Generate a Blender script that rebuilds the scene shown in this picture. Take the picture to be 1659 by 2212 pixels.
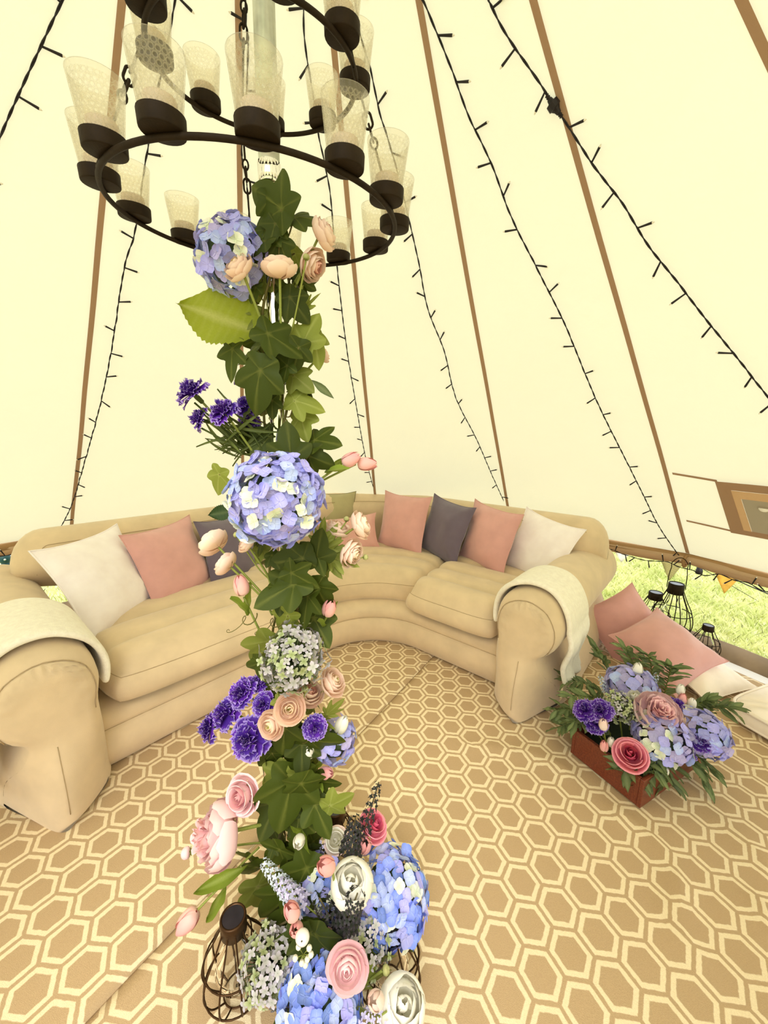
import bpy, math, random
import numpy as np
from mathutils import Vector, Matrix, noise as mnoise

# ---------------------------------------------------------------- scene, camera, light
for o in list(bpy.data.objects):
    bpy.data.objects.remove(o)
scene = bpy.context.scene
COL = scene.collection
rng = random.Random(7)
R = math.radians
PI = math.pi

FPX, PITCH, ROLL, CAMH = 835.0, R(11.0), R(1.0), 1.2
_F = Vector((0, math.cos(PITCH), -math.sin(PITCH)))
_U0 = Vector((0, math.sin(PITCH), math.cos(PITCH)))
_X0 = Vector((1, 0, 0))
_X = _X0 * math.cos(ROLL) + _U0 * math.sin(ROLL)
_U = -_X0 * math.sin(ROLL) + _U0 * math.cos(ROLL)
EYE = Vector((0, 0, CAMH))
cam_data = bpy.data.cameras.new('camera')
cam_data.sensor_fit = 'HORIZONTAL'
cam_data.sensor_width = 36.0
cam_data.lens = FPX / 1659.0 * 36.0
cam_data.clip_start = 0.02
cam_data.clip_end = 200
cam = bpy.data.objects.new('camera', cam_data)
cam.matrix_world = Matrix((( _X.x, _U.x, -_F.x, EYE.x), (_X.y, _U.y, -_F.y, EYE.y), (_X.z, _U.z, -_F.z, EYE.z), (0, 0, 0, 1)))
COL.objects.link(cam)
scene.camera = cam

world = bpy.data.worlds.new('overcast_sky')
scene.world = world
world.use_nodes = True
bg = world.node_tree.nodes['Background']
bg.inputs['Color'].default_value = (0.93, 0.97, 1.0, 1)
bg.inputs['Strength'].default_value = 4.6
sun_data = bpy.data.lights.new('sun', 'SUN')
sun_data.energy = 4.5
sun_data.angle = R(25)
sun_data.color = (1.0, 0.95, 0.86)
sun = bpy.data.objects.new('sun', sun_data)
sun.rotation_euler = (R(38), R(-20), R(20))
COL.objects.link(sun)

vs = scene.view_settings
vs.view_transform = 'Standard'
vs.look = 'None'
vs.gamma = 1.0
vs.use_curve_mapping = False
vs.exposure = -1.12
scene.cycles.max_bounces = 10
scene.cycles.transparent_max_bounces = 14
scene.cycles.caustics_refractive = True

# ---------------------------------------------------------------- camera-model helpers (pixel of the photo -> point of the place)
def ray(px, py):
    return _F + _X * ((px - 829.5) / FPX) + _U * ((1106.0 - py) / FPX)
def at_y(px, py, y):
    d = ray(px, py); return EYE + d * (y / d.y)
def at_z(px, py, z):
    d = ray(px, py); return EYE + d * ((z - CAMH) / d.z)

# ---------------------------------------------------------------- mesh helpers
def mesh(name, verts, faces, mats, smooth=True, mi=None, attrs=None):
    me = bpy.data.meshes.new(name)
    me.from_pydata([tuple(v) for v in verts], [], faces)
    if not isinstance(mats, (list, tuple)): mats = [mats]
    for m in mats: me.materials.append(m)
    n = len(me.polygons)
    if smooth: me.polygons.foreach_set('use_smooth', [True] * n)
    if mi is not None: me.polygons.foreach_set('material_index', mi)
    if attrs:
        for k, v in attrs.items():
            a = me.attributes.new(k, 'FLOAT', 'POINT'); a.data.foreach_set('value', v)
    me.update()
    return me
def ob(name, me, parent=None, M=None):
    o = bpy.data.objects.new(name, me)
    COL.objects.link(o)
    if parent is not None: o.parent = parent
    if M is not None: o.matrix_basis = M
    return o
def tag(o, label=None, cat=None, group=None, kind=None):
    if label: o['label'] = label
    if cat: o['category'] = cat
    if group: o['group'] = group
    if kind: o['kind'] = kind
    return o
def thing(name, label, cat, M=None, group=None):
    o = ob(name, None, None, M if M is not None else Matrix())
    o.empty_display_size = 0.05
    return tag(o, label, cat, group)
def T(x, y=None, z=None):
    return Matrix.Translation(Vector(x) if y is None else Vector((x, y, z)))
def frame(pos, zdir, roll=0.0, ref=None, s=1.0):
    z = Vector(zdir).normalized()
    ref = Vector(ref) if ref is not None else Vector((0, 0, 1))
    x = ref.cross(z)
    if x.length < 1e-4: x = Vector((1, 0, 0)).cross(z)
    x.normalize(); y = z.cross(x)
    m = Matrix((x, y, z)).transposed().to_4x4()
    return T(pos) @ m @ Matrix.Rotation(roll, 4, 'Z') @ Matrix.Scale(s, 4)

class MB:
    """collects shapes for one mesh"""
    def __init__(s): s.v = []; s.f = []; s.m = []
    def add(s, v, f, mi=0):
        k = len(s.v); s.v += [tuple(p) for p in v]; s.f += [tuple(i + k for i in q) for q in f]; s.m += [mi] * len(f)
    def mesh(s, name, mats, smooth=True): return mesh(name, s.v, s.f, mats, smooth, s.m)
def grid_faces(n, m, wrap_n=False, wrap_m=False, off=0):
    """n rows of m vertices"""
    f = []
    for i in range(n if wrap_n else n - 1):
        for j in range(m if wrap_m else m - 1):
            a = i * m + j; b = i * m + (j + 1) % m; c = ((i + 1) % n) * m + (j + 1) % m; d = ((i + 1) % n) * m + j
            f.append((off + a, off + b, off + c, off + d))
    return f
def tube(pts, r, n=6, closed=False, caps=True):
    pts = [Vector(p) for p in pts]; N = len(pts)
    rad = r if isinstance(r, (list, tuple)) else [r] * N
    tang = []
    for i in range(N):
        if closed: t = pts[(i + 1) % N] - pts[i - 1]
        else: t = pts[min(i + 1, N - 1)] - pts[max(i - 1, 0)]
        tang.append(t.normalized() if t.length > 1e-9 else Vector((0, 0, 1)))
    ref = Vector((0, 0, 1)) if abs(tang[0].z) < 0.9 else Vector((1, 0, 0))
    x = (ref - tang[0] * ref.dot(tang[0])).normalized()
    v = []
    for i in range(N):
        x = x - tang[i] * x.dot(tang[i])
        if x.length < 1e-6: x = tang[i].orthogonal()
        x.normalize(); y = tang[i].cross(x)
        for k in range(n):
            a = 2 * PI * k / n
            v.append(pts[i] + (x * math.cos(a) + y * math.sin(a)) * rad[i])
    f = grid_faces(N, n, wrap_n=closed, wrap_m=True)
    if caps and not closed:
        f.append(tuple(range(n))[::-1]); f.append(tuple((N - 1) * n + k for k in range(n)))
    return v, f
def lathe(prof, n=24, closed=False):
    v = []
    for (r, z) in prof:
        for k in range(n):
            a = 2 * PI * k / n; v.append((r * math.cos(a), r * math.sin(a), z))
    return v, grid_faces(len(prof), n, wrap_n=closed, wrap_m=True)
def spline(P, n, closed=False):
    P = [Vector(p) for p in P]; N = len(P); out = []
    segs = N if closed else N - 1
    for i in range(segs):
        if closed: a, b, c, d = P[i - 1], P[i], P[(i + 1) % N], P[(i + 2) % N]
        else: a, b, c, d = P[max(i - 1, 0)], P[i], P[i + 1], P[min(i + 2, N - 1)]
        for k in range(n):
            t = k / n
            out.append(0.5 * (2 * b + (c - a) * t + (2 * a - 5 * b + 4 * c - d) * t * t + (3 * b - a - 3 * c + d) * t ** 3))
    if not closed: out.append(P[-1].copy())
    return out
def nz(x, y=0.0, z=0.0): return mnoise.noise(Vector((x, y, z)))
def smooth01(t): t = max(0.0, min(1.0, t)); return t * t * (3 - 2 * t)

# ---------------------------------------------------------------- materials
class NT:
    def __init__(s, m): s.t = m.node_tree; s.n = s.t.nodes; s.l = s.t.links
    def new(s, ty, **kw):
        n = s.n.new(ty)
        for k, v in kw.items(): setattr(n, k, v)
        return n
    def link(s, a, b): s.l.new(a, b)
    def math(s, op, a, b=None, c=None):
        n = s.n.new('ShaderNodeMath'); n.operation = op
        for i, x in enumerate((a, b, c)):
            if x is None: continue
            if isinstance(x, (int, float)): n.inputs[i].default_value = x
            else: s.l.new(x, n.inputs[i])
        return n.outputs[0]
    def ramp(s, fac, stops):
        n = s.n.new('ShaderNodeValToRGB'); e = n.color_ramp.elements
        while len(e) < len(stops): e.new(0.5)
        for i, (p, c) in enumerate(stops): e[i].position = p; e[i].color = (*c, 1)
        s.l.new(fac, n.inputs[0]); return n.outputs[0]
    def mix(s, fac, a, b):
        n = s.n.new('ShaderNodeMix'); n.data_type = 'RGBA'
        for i, x in ((0, fac), (6, a), (7, b)):
            if isinstance(x, (int, float)): n.inputs[i].default_value = x
            elif isinstance(x, tuple): n.inputs[i].default_value = (*x, 1)
            else: s.l.new(x, n.inputs[i])
        return n.outputs[2]
    def noise(s, scale, detail=3, rough=0.55, coord=None):
        n = s.n.new('ShaderNodeTexNoise'); n.inputs['Scale'].default_value = scale; n.inputs['Detail'].default_value = detail
        n.inputs['Roughness'].default_value = rough
        if coord is None:
            c = s.n.new('ShaderNodeTexCoord'); coord = c.outputs['Object']
        s.l.new(coord, n.inputs['Vector']); return n.outputs[0]
    def bump(s, h, strength=0.2, dist=0.01):
        n = s.n.new('ShaderNodeBump'); n.inputs['Strength'].default_value = strength; n.inputs['Distance'].default_value = dist
        s.l.new(h, n.inputs['Height']); return n.outputs[0]
def newmat(name):
    m = bpy.data.materials.new(name); m.use_nodes = True
    t = NT(m); b = t.n['Principled BSDF']; return m, t, b
def mat(name, col, rough=0.7, metal=0.0, var=0.12, scale=30, bump=0.0, bscale=200, spec=0.3, sheen=0.0, trans=None, coat=0.0):
    """plain procedural material: noise-varied colour, optional bump and thin translucency"""
    m, t, b = newmat(name)
    f = t.noise(scale, 3)
    lo = tuple(max(0, c * (1 - var)) for c in col); hi = tuple(min(1, c * (1 + var)) for c in col)
    c = t.ramp(f, [(0.3, lo), (0.7, hi)])
    t.link(c, b.inputs['Base Color'])
    b.inputs['Roughness'].default_value = rough; b.inputs['Metallic'].default_value = metal
    b.inputs['Specular IOR Level'].default_value = spec
    b.inputs['Sheen Weight'].default_value = sheen; b.inputs['Coat Weight'].default_value = coat
    if bump:
        t.link(t.bump(t.noise(bscale, 4), bump, 0.004), b.inputs['Normal'])
    if trans:
        tr = t.new('ShaderNodeBsdfTranslucent'); t.link(c, tr.inputs['Color'])
        mx = t.new('ShaderNodeMixShader'); mx.inputs[0].default_value = trans
        t.link(b.outputs[0], mx.inputs[1]); t.link(tr.outputs[0], mx.inputs[2])
        t.link(mx.outputs[0], t.n['Material Output'].inputs[0])
    return m

def canvas_mat(name, col, tcol, fac, bump=0.25):
    m, t, b = newmat(name)
    f = t.noise(3.0, 4)
    weave = t.noise(600, 2)
    c = t.mix(t.math('MULTIPLY', f, 0.25), col, tuple(x * 0.8 for x in col))
    c2 = t.mix(t.math('MULTIPLY', f, 0.25), tcol, tuple(x * 0.85 for x in tcol))
    d = t.new('ShaderNodeBsdfDiffuse'); tr = t.new('ShaderNodeBsdfTranslucent')
    t.link(c, d.inputs[0]); t.link(c2, tr.inputs[0])
    h = t.math('ADD', t.math('MULTIPLY', t.noise(5, 5), 1.0), t.math('MULTIPLY', weave, 0.05))
    nrm = t.bump(h, bump, 0.03); t.link(nrm, d.inputs['Normal']); t.link(nrm, tr.inputs['Normal'])
    mx = t.new('ShaderNodeMixShader'); mx.inputs[0].default_value = fac
    t.link(d.outputs[0], mx.inputs[1]); t.link(tr.outputs[0], mx.inputs[2])
    t.link(mx.outputs[0], t.n['Material Output'].inputs[0])
    return m
M_CANVAS = canvas_mat('cream_canvas', (0.82, 0.78, 0.62), (0.90, 0.86, 0.60), 0.36)
M_TAPE = canvas_mat('seam_tape', (0.42, 0.28, 0.19), (0.38, 0.23, 0.13), 0.4)
M_ROLL = canvas_mat('rolled_canvas', (0.72, 0.50, 0.31), (0.66, 0.42, 0.22), 0.35, 0.6)
M_ROLLD = canvas_mat('canvas_hem', (0.52, 0.33, 0.16), (0.55, 0.31, 0.12), 0.35, 0.6)
def mesh_window_mat():
    m, t, b = newmat('insect_mesh')
    d = t.new('ShaderNodeBsdfDiffuse'); d.inputs[0].default_value = (0.46, 0.40, 0.32, 1)
    tr = t.new('ShaderNodeBsdfTranslucent'); tr.inputs[0].default_value = (0.40, 0.35, 0.27, 1)
    mx = t.new('ShaderNodeMixShader'); mx.inputs[0].default_value = 0.45
    t.link(d.outputs[0], mx.inputs[1]); t.link(tr.outputs[0], mx.inputs[2])
    t.link(t.bump(t.noise(900, 1), 0.3, 0.002), d.inputs['Normal'])
    t.link(mx.outputs[0], t.n['Material Output'].inputs[0]); return m
M_MESH = mesh_window_mat()

def carpet_mat(name, s, rot, ox, oy, asp=1.0):
    m, t, b = newmat(name)
    co = t.new('ShaderNodeTexCoord').outputs['Object']
    mp = t.new('ShaderNodeMapping'); mp.vector_type = 'TEXTURE'
    mp.inputs['Location'].default_value = (ox, oy, 0); mp.inputs['Rotation'].default_value = (0, 0, rot)
    mp.inputs['Scale'].default_value = (1, asp, 1)
    wob = t.new('ShaderNodeTexNoise'); wob.inputs['Scale'].default_value = 90
    t.link(co, wob.inputs['Vector'])
    off = t.new('ShaderNodeVectorMath', operation='MULTIPLY_ADD')
    t.link(wob.outputs['Color'], off.inputs[0]); off.inputs[1].default_value = (0.004, 0.004, 0); t.link(co, off.inputs[2])
    t.link(off.outputs[0], mp.inputs['Vector'])
    sep = t.new('ShaderNodeSeparateXYZ'); t.link(mp.outputs[0], sep.inputs[0])
    W3, H3 = 3 * s, math.sqrt(3) * s
    def hexd(dx, dy):
        x = t.math('ABSOLUTE', t.math('WRAP', t.math('ADD', sep.outputs[0], dx), W3 / 2, -W3 / 2))
        y = t.math('ABSOLUTE', t.math('WRAP', t.math('ADD', sep.outputs[1], dy), H3 / 2, -H3 / 2))
        return t.math('MAXIMUM', y, t.math('ADD', t.math('MULTIPLY', x, math.sqrt(3) / 2), t.math('MULTIPLY', y, 0.5)))
    d = t.math('DIVIDE', t.math('MINIMUM', hexd(0, 0), hexd(W3 / 2, H3 / 2)), s * math.sqrt(3) / 2)
    base = t.ramp(t.noise(350, 3, 0.7), [(0.25, (0.455, 0.315, 0.175)), (0.75, (0.61, 0.435, 0.25))])
    base2 = t.mix(t.noise(2.2, 2), base, (0.54, 0.375, 0.215))
    ring = t.ramp(t.noise(300, 3, 0.7), [(0.25, (0.84, 0.68, 0.43)), (0.75, (0.95, 0.80, 0.55))])
    mask = t.ramp(d, [(0.66, (0, 0, 0)), (0.705, (1, 1, 1)), (0.885, (1, 1, 1)), (0.925, (0, 0, 0))])
    col = t.mix(mask, base2, ring)
    t.link(col, b.inputs['Base Color']); b.inputs['Roughness'].default_value = 0.9
    b.inputs['Specular IOR Level'].default_value = 0.1
    t.link(t.bump(t.noise(700, 3), 0.5, 0.003), b.inputs['Normal'])
    return m
M_CARPET_R = carpet_mat('hexagon_carpet', 0.054, -0.1153, 0.1407, 0.7411)
M_CARPET_L = carpet_mat('hexagon_carpet_offset', 0.0545, -0.06, -0.887, 0.8935, 0.94)
M_SHEET = mat('groundsheet', (0.88, 0.85, 0.78), 0.6, var=0.05, scale=6)
M_RIM = mat('groundsheet_rim', (0.34, 0.25, 0.16), 0.7, var=0.2, scale=8)

M_SOFA = mat('flocked_vinyl', (0.71, 0.55, 0.355), 0.85, var=0.08, scale=9, bump=0.12, bscale=400, spec=0.12, sheen=0.35)
M_SOFASEAM = mat('welded_seam', (0.46, 0.34, 0.20), 0.8, var=0.1)
M_THROW = mat('knit_throw', (0.97, 0.90, 0.76), 0.95, var=0.06, scale=60, bump=0.6, bscale=260, spec=0.05, sheen=0.4)
M_FRINGE = mat('throw_fringe', (0.84, 0.72, 0.50), 0.95, var=0.1, spec=0.05)
def cush(name, c): return mat(name, c, 0.75, var=0.05, scale=14, bump=0.15, bscale=500, spec=0.15, sheen=0.5)
M_PINK = cush('dusty_pink_velvet', (0.72, 0.385, 0.36))
M_WHITE = cush('ivory_cotton', (0.98, 0.89, 0.89))
M_GREY = cush('plum_grey_velvet', (0.16, 0.125, 0.175))
M_SAGE = cush('sage_velvet', (0.45, 0.39, 0.20))
M_BLUSH = cush('blush_velvet', (0.76, 0.42, 0.37))
M_CREAM = cush('cream_cotton', (0.95, 0.84, 0.70))

# ---------------------------------------------------------------- the tent
PX, PY = -0.217, 0.80
APEX = 2.96
EAVE_R, EAVE_Z = 2.5, 0.54
NP = 14
SEAM0 = 86.4
def cone_pt(az, t, inset=0.0, sag=0.0):
    """t = 0 at the apex, 1 at the eave"""
    r = EAVE_R * t - inset - sag; z = APEX + (EAVE_Z - APEX) * t - inset * 0.5
    return Vector((PX + r * math.cos(az), PY + r * math.sin(az), z))
def cone_px(px, py, inset=0.0):
    d = ray(px, py); k = (EAVE_R - inset) / (APEX - EAVE_Z); o = EYE - Vector((PX, PY, APEX))
    a = d.x ** 2 + d.y ** 2 - k * k * d.z ** 2; b = 2 * (o.x * d.x + o.y * d.y - k * k * o.z * d.z); c = o.x ** 2 + o.y ** 2 - k * k * o.z ** 2
    q = math.sqrt(b * b - 4 * a * c); ts = [(-b + q) / (2 * a), (-b - q) / (2 * a)]
    t = min(x for x in ts if x > 0 and EYE.z + d.z * x < APEX)
    return EYE + d * t

roof = ob('ceiling', mesh('ceiling', *lathe([(0.001, APEX + 0.03), (0.05, APEX + 0.025), (0.09, APEX - 0.05)], 28), M_ROLLD), None, T(PX, PY, 0))
tag(roof, 'cream canvas bell tent roof rising to the centre pole', 'tent roof', kind='structure')
NT_, NA = 30, 8
LIGHT_GAP = (6, 7)   # two panels cut short behind the camera: unseen doorway added for front light
for k in range(NP):
    a0 = R(SEAM0 + k * 360 / NP); a1 = R(SEAM0 + (k + 1) * 360 / NP)
    v = []
    for i in range(NT_ + 1):
        t = 0.03 + (0.97 if k not in LIGHT_GAP else 0.30) * i / NT_
        for j in range(NA + 1):
            u = j / NA
            sg = 0.02 * t * math.sin(PI * u) + 0.006 * nz(u * 3 + k * 7, t * 5) * math.sin(PI * u)
            v.append(cone_pt(a0 + (a1 - a0) * u, t, 0, sg) - Vector((PX, PY, 0)))
    ob('canvas_panel', mesh('canvas_panel', v, grid_faces(NT_ + 1, NA + 1), M_CANVAS), roof)
    v = []
    for i in range(NT_ + 1):
        t = 0.04 + 0.955 * i / NT_
        wv = 0.004 * nz(t * 6, k * 3.1)
        for s in (-1, 1):
            p = cone_pt(a0, t, 0.006); tng = Vector((-math.sin(a0), math.cos(a0), 0))
            v.append(p + tng * (s * (0.0095) + wv) - Vector((PX, PY, 0)))
    ob('seam_tape', mesh('seam_tape', v, grid_faces(NT_ + 1, 2), M_TAPE), roof)

# rolled-up wall canvas under the eave
def ring_sweep(prof_fn, n=168):
    v = []; m = None
    for i in range(n):
        az = 2 * PI * i / n; pr = prof_fn(az)
        m = len(pr)
        for (r, z) in pr: v.append((PX + r * math.cos(az), PY + r * math.sin(az), z))
    return v, grid_faces(n, m, wrap_n=True, wrap_m=True)
def seamness(az):
    d = ((math.degrees(az) - SEAM0) / (360 / NP)) % 1.0
    d = min(d, 1 - d); return math.exp(-(d / 0.09) ** 2)
def roll_prof(az):
    out = []; sn = seamness(az)
    cz = EAVE_Z - 0.036 - 0.008 * (1 - sn) + 0.012 * nz(az * 6); cr = EAVE_R - 0.035 + 0.01 * nz(az * 4, 3)
    for k in range(14):
        a = 2 * PI * k / 14
        w = 1 + 0.28 * nz(az * 7 + 0.9 * math.cos(a), 2 * math.sin(a), 5) - 0.25 * sn
        out.append((cr + 0.028 * w * math.cos(a), cz + 0.026 * w * math.sin(a)))
    return out
v, f = ring_sweep(roll_prof)
o = ob('wall_rolled', mesh('wall_rolled', v, f, M_ROLL)); tag(o, 'tan canvas side wall rolled up and tied under the tent eave', 'tent wall', kind='structure')
def hem_prof(az):
    d = 0.034 + 0.014 * nz(az * 5, 9)
    return [(EAVE_R - 0.004, EAVE_Z + 0.006), (EAVE_R - 0.022, EAVE_Z - 0.012), (EAVE_R - 0.05 - 0.3 * d * (1 - seamness(az)), EAVE_Z - d), (EAVE_R - 0.01, EAVE_Z - d - 0.01)]
v, f = ring_sweep(hem_prof, 140)
o = ob('trim_1', mesh('trim_1', v, f, M_ROLLD)); tag(o, 'dark tan canvas hem running along the tent eave', 'hem', kind='structure')
for k in range(NP):   # ties that hold the roll at each seam
    az = R(SEAM0 + (k + 0.0) * 360 / NP)
    pts = [(EAVE_R - 0.035 + 0.034 * math.cos(b), 0, EAVE_Z - 0.038 + 0.032 * math.sin(b)) for b in np.linspace(0, 2 * PI, 14)[:-1]]
    pts = [Vector((PX + p[0] * math.cos(az), PY + p[0] * math.sin(az), p[2])) for p in pts]
    tv, tf = tube(pts, 0.008, 6, closed=True)
    ob('wall_tie', mesh('wall_tie', tv, tf, M_ROLLD), bpy.data.objects['wall_rolled'])

# mesh window in the sloping canvas at the right, with its rolled flap frame
def cone_quad(azs, ts, inset):
    v = []
    for i in range(len(ts)):
        for az in azs[i]: v.append(cone_pt(R(az), ts[i], inset))
    return v
def cone_uv(px, py):
    p = cone_px(px, py); return math.degrees(math.atan2(p.y - PY, p.x - PX)), (APEX - p.z) / (APEX - EAVE_Z)
w_tl, w_bl = cone_uv(1550, 1036), cone_uv(1592, 1148)
AZW0, AZW1 = w_tl[0], 12.0
TW0, TW1 = w_tl[1], w_bl[1]
win = ob('window_1', None); tag(win, 'brown mesh window with toggled flap in the sloping canvas', 'window', kind='structure')
def wpatch(name, a0, a1, t0, t1, inset, m, na=8, nt=5):
    v = []
    for i in range(nt + 1):
        for j in range(na + 1):
            az = a0 + (a1 - a0) * j / na; t = t0 + (t1 - t0) * i / nt
            u = ((az - SEAM0) / (360 / NP)) % 1.0
            v.append(cone_pt(R(az), t, inset, 0.02 * t * math.sin(PI * u)))
    return ob(name, mesh(name, v, grid_faces(nt + 1, na + 1), m), win)
wpatch('window_frame', AZW0, AZW0 - 1.5, TW0, TW1, 0.014, M_TAPE)
wpatch('window_frame', AZW0 - 1.5, AZW1, TW0, TW0 + 0.015, 0.014, M_TAPE)
wpatch('window_frame', AZW0 - 1.5, AZW1, TW1 - 0.012, TW1, 0.014, M_TAPE)
wpatch('window_flap', AZW0 - 1.5, AZW1, TW0 + 0.015, TW0 + 0.03, 0.016, M_ROLL)
wpatch('window_flap', AZW0 - 1.5, AZW0 - 2.3, TW0 + 0.03, TW1 - 0.012, 0.016, M_ROLL)
wpatch('mesh_pane', AZW0 - 2.3, AZW1, TW0 + 0.03, TW1 - 0.012, 0.014, M_MESH)
pc = cone_px(1652, 1095, 0.03)
lv, lf = lathe([(0.001, 0.004), (0.02, 0.004), (0.024, 0), (0.02, -0.004), (0.001, -0.004)], 20)
ob('toggle_disc', mesh('toggle_disc', lv, lf, mat('white_toggle', (0.9, 0.88, 0.8), 0.5)), win, frame(pc, (Vector((PX, PY, 1.0)) - pc)))
seam_hi = R(SEAM0 + 12 * 360 / NP)
for (p0, p1) in (((1455, 1020), (1552, 1036)), ((1485, 1122), (1592, 1146))):   # cross seams from the main seam to the window
    q0, q1 = cone_uv(*p0), cone_uv(*p1); v = []
    for j in range(7):
        az = q0[0] + (q1[0] - q0[0]) * j / 6; t = q0[1] + (q1[1] - q0[1]) * j / 6
        for s in (-1, 1): v.append(cone_pt(R(az), t + s * 0.0022, 0.012))
    ob('seam_tape', mesh('seam_tape', v, grid_faces(7, 2), M_TAPE), win)

# ---------------------------------------------------------------- floor, carpets, ground
def disc(r0, r1, z, n=96, rings=1):
    v = []; 
    for i in range(rings + 1):
        r = r0 + (r1 - r0) * i / rings
        for k in range(n): v.append((PX + r * math.cos(2 * PI * k / n), PY + r * math.sin(2 * PI * k / n), z))
    return v, grid_faces(rings + 1, n, wrap_m=True)
v, f = lathe([(0.0005, -0.004), (2.46, -0.004), (2.475, -0.006), (2.475, -0.05), (0.0005, -0.05)], 96)
o = ob('floor', mesh('floor', v, f, M_SHEET, smooth=False), None, T(PX, PY, 0)); tag(o, 'pale groundsheet under the carpets', 'groundsheet', kind='structure')
def rim_prof(az):
    w = 0.006 * nz(az * 9, 2)
    return [(2.462, -0.006), (2.49 + w, 0.035), (2.515 + w, 0.075 + w), (2.524 + w, 0.072 + w), (2.505 + w, 0.03), (2.49, -0.03)]
v, f = ring_sweep(rim_prof, 140)
o = ob('baseboard_groundsheet', mesh('baseboard_groundsheet', v, f, M_RIM)); tag(o, 'raised brown rim of the groundsheet', 'rim', kind='structure')

SEAM_A, SEAM_D = Vector((-0.593, 0.58)), (Vector((0.254, 1.904)) - Vector((-0.593, 0.58))).normalized()
RIDGES = [[(1010, 1615), (1130, 1625), (1190, 1650), (1230, 1680)], [(1330, 1760), (1390, 1800), (1440, 1850), (1470, 1910), (1455, 1990), (1500, 2060)], [(1560, 1780), (1620, 1830), (1659, 1880)], [(1640, 1960), (1659, 1990)]]
RIDGES = [[at_z(x, y, 0).to_2d() for x, y in L] for L in RIDGES]
def seg_d(p, a, b):
    ab = b - a; t = max(0, min(1, (p - a).dot(ab) / ab.length_squared)); return (p - a - ab * t).length
def carpet(name, side, z0, m, label):
    st = 0.03; v = []; f = []; idx = {}
    nrm = Vector((SEAM_D.y, -SEAM_D.x))        # points to the right carpet
    n_u = int(5.2 / st); 
    def pt(i, j):
        # grid aligned with the carpet seam: u along the seam, w away from it
        u = -2.6 + i * st; w = j * st
        return SEAM_A + SEAM_D * (u + 1.0) + nrm * (side * w)
    for i in range(n_u):
        for j in range(int(3.2 / st)):
            p = pt(i, j); q = p - Vector((PX, PY)); d = q.length
            ok = d < 2.36 + st * 1.5
            if not ok: continue
            if d > 2.36: q = q * (2.36 / d); p = q + Vector((PX, PY))
            z = z0 + 0.0015 * nz(p.x * 6, p.y * 6)
            if side > 0:
                for L in RIDGES:
                    dd = min(seg_d(p, L[k], L[k + 1]) for k in range(len(L) - 1))
                    z += 0.013 * math.exp(-(dd / 0.022) ** 2)
            if j == 0 and side < 0: z -= 0.002
            idx[i, j] = len(v); v.append((p.x, p.y, z))
    for (i, j) in idx:
        if (i + 1, j) in idx and (i, j + 1) in idx and (i + 1, j + 1) in idx:
            q = (idx[i, j], idx[i + 1, j], idx[i + 1, j + 1], idx[i, j + 1])
            f.append(q if side < 0 else q[::-1])
    # edge skirt down to the groundsheet
    me = mesh(name, v, f, m)
    o = ob(name, me); md = o.modifiers.new('pile', 'SOLIDIFY'); md.thickness = 0.006; md.offset = -1
    return tag(o, label, 'carpet')
carpet('patterned_carpet', -1, 0.012, M_CARPET_L, 'beige carpet with cream hexagon outlines in front of the long left sofa section')
carpet('patterned_carpet', 1, 0.006, M_CARPET_R, 'beige carpet with cream hexagon outlines running under the flower box at the right')

def grass_mat(name, a, b_):
    m, t, b = newmat(name)
    c = t.ramp(t.noise(4.0, 5, 0.65), [(0.3, a), (0.7, b_)])
    t.link(c, b.inputs['Base Color']); b.inputs['Roughness'].default_value = 0.8; b.inputs['Specular IOR Level'].default_value = 0.15
    tr = t.new('ShaderNodeBsdfTranslucent'); t.link(c, tr.inputs[0]); mx = t.new('ShaderNodeMixShader'); mx.inputs[0].default_value = 0.3
    t.link(b.outputs[0], mx.inputs[1]); t.link(tr.outputs[0], mx.inputs[2]); t.link(mx.outputs[0], t.n['Material Output'].inputs[0])
    return m
M_GROUND = grass_mat('lawn_soil', (0.50, 0.52, 0.20), (0.76, 0.72, 0.42))
M_GRASS = grass_mat('grass_blade', (0.56, 0.64, 0.20), (0.92, 0.90, 0.52))
v = [(-40, -40, -0.055), (40, -40, -0.055), (40, 40, -0.055), (-40, 40, -0.055)]
o = ob('ground', mesh('ground', v, [(0, 1, 2, 3)], M_GROUND)); tag(o, 'lawn around the tent', 'ground', kind='structure')
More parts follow.
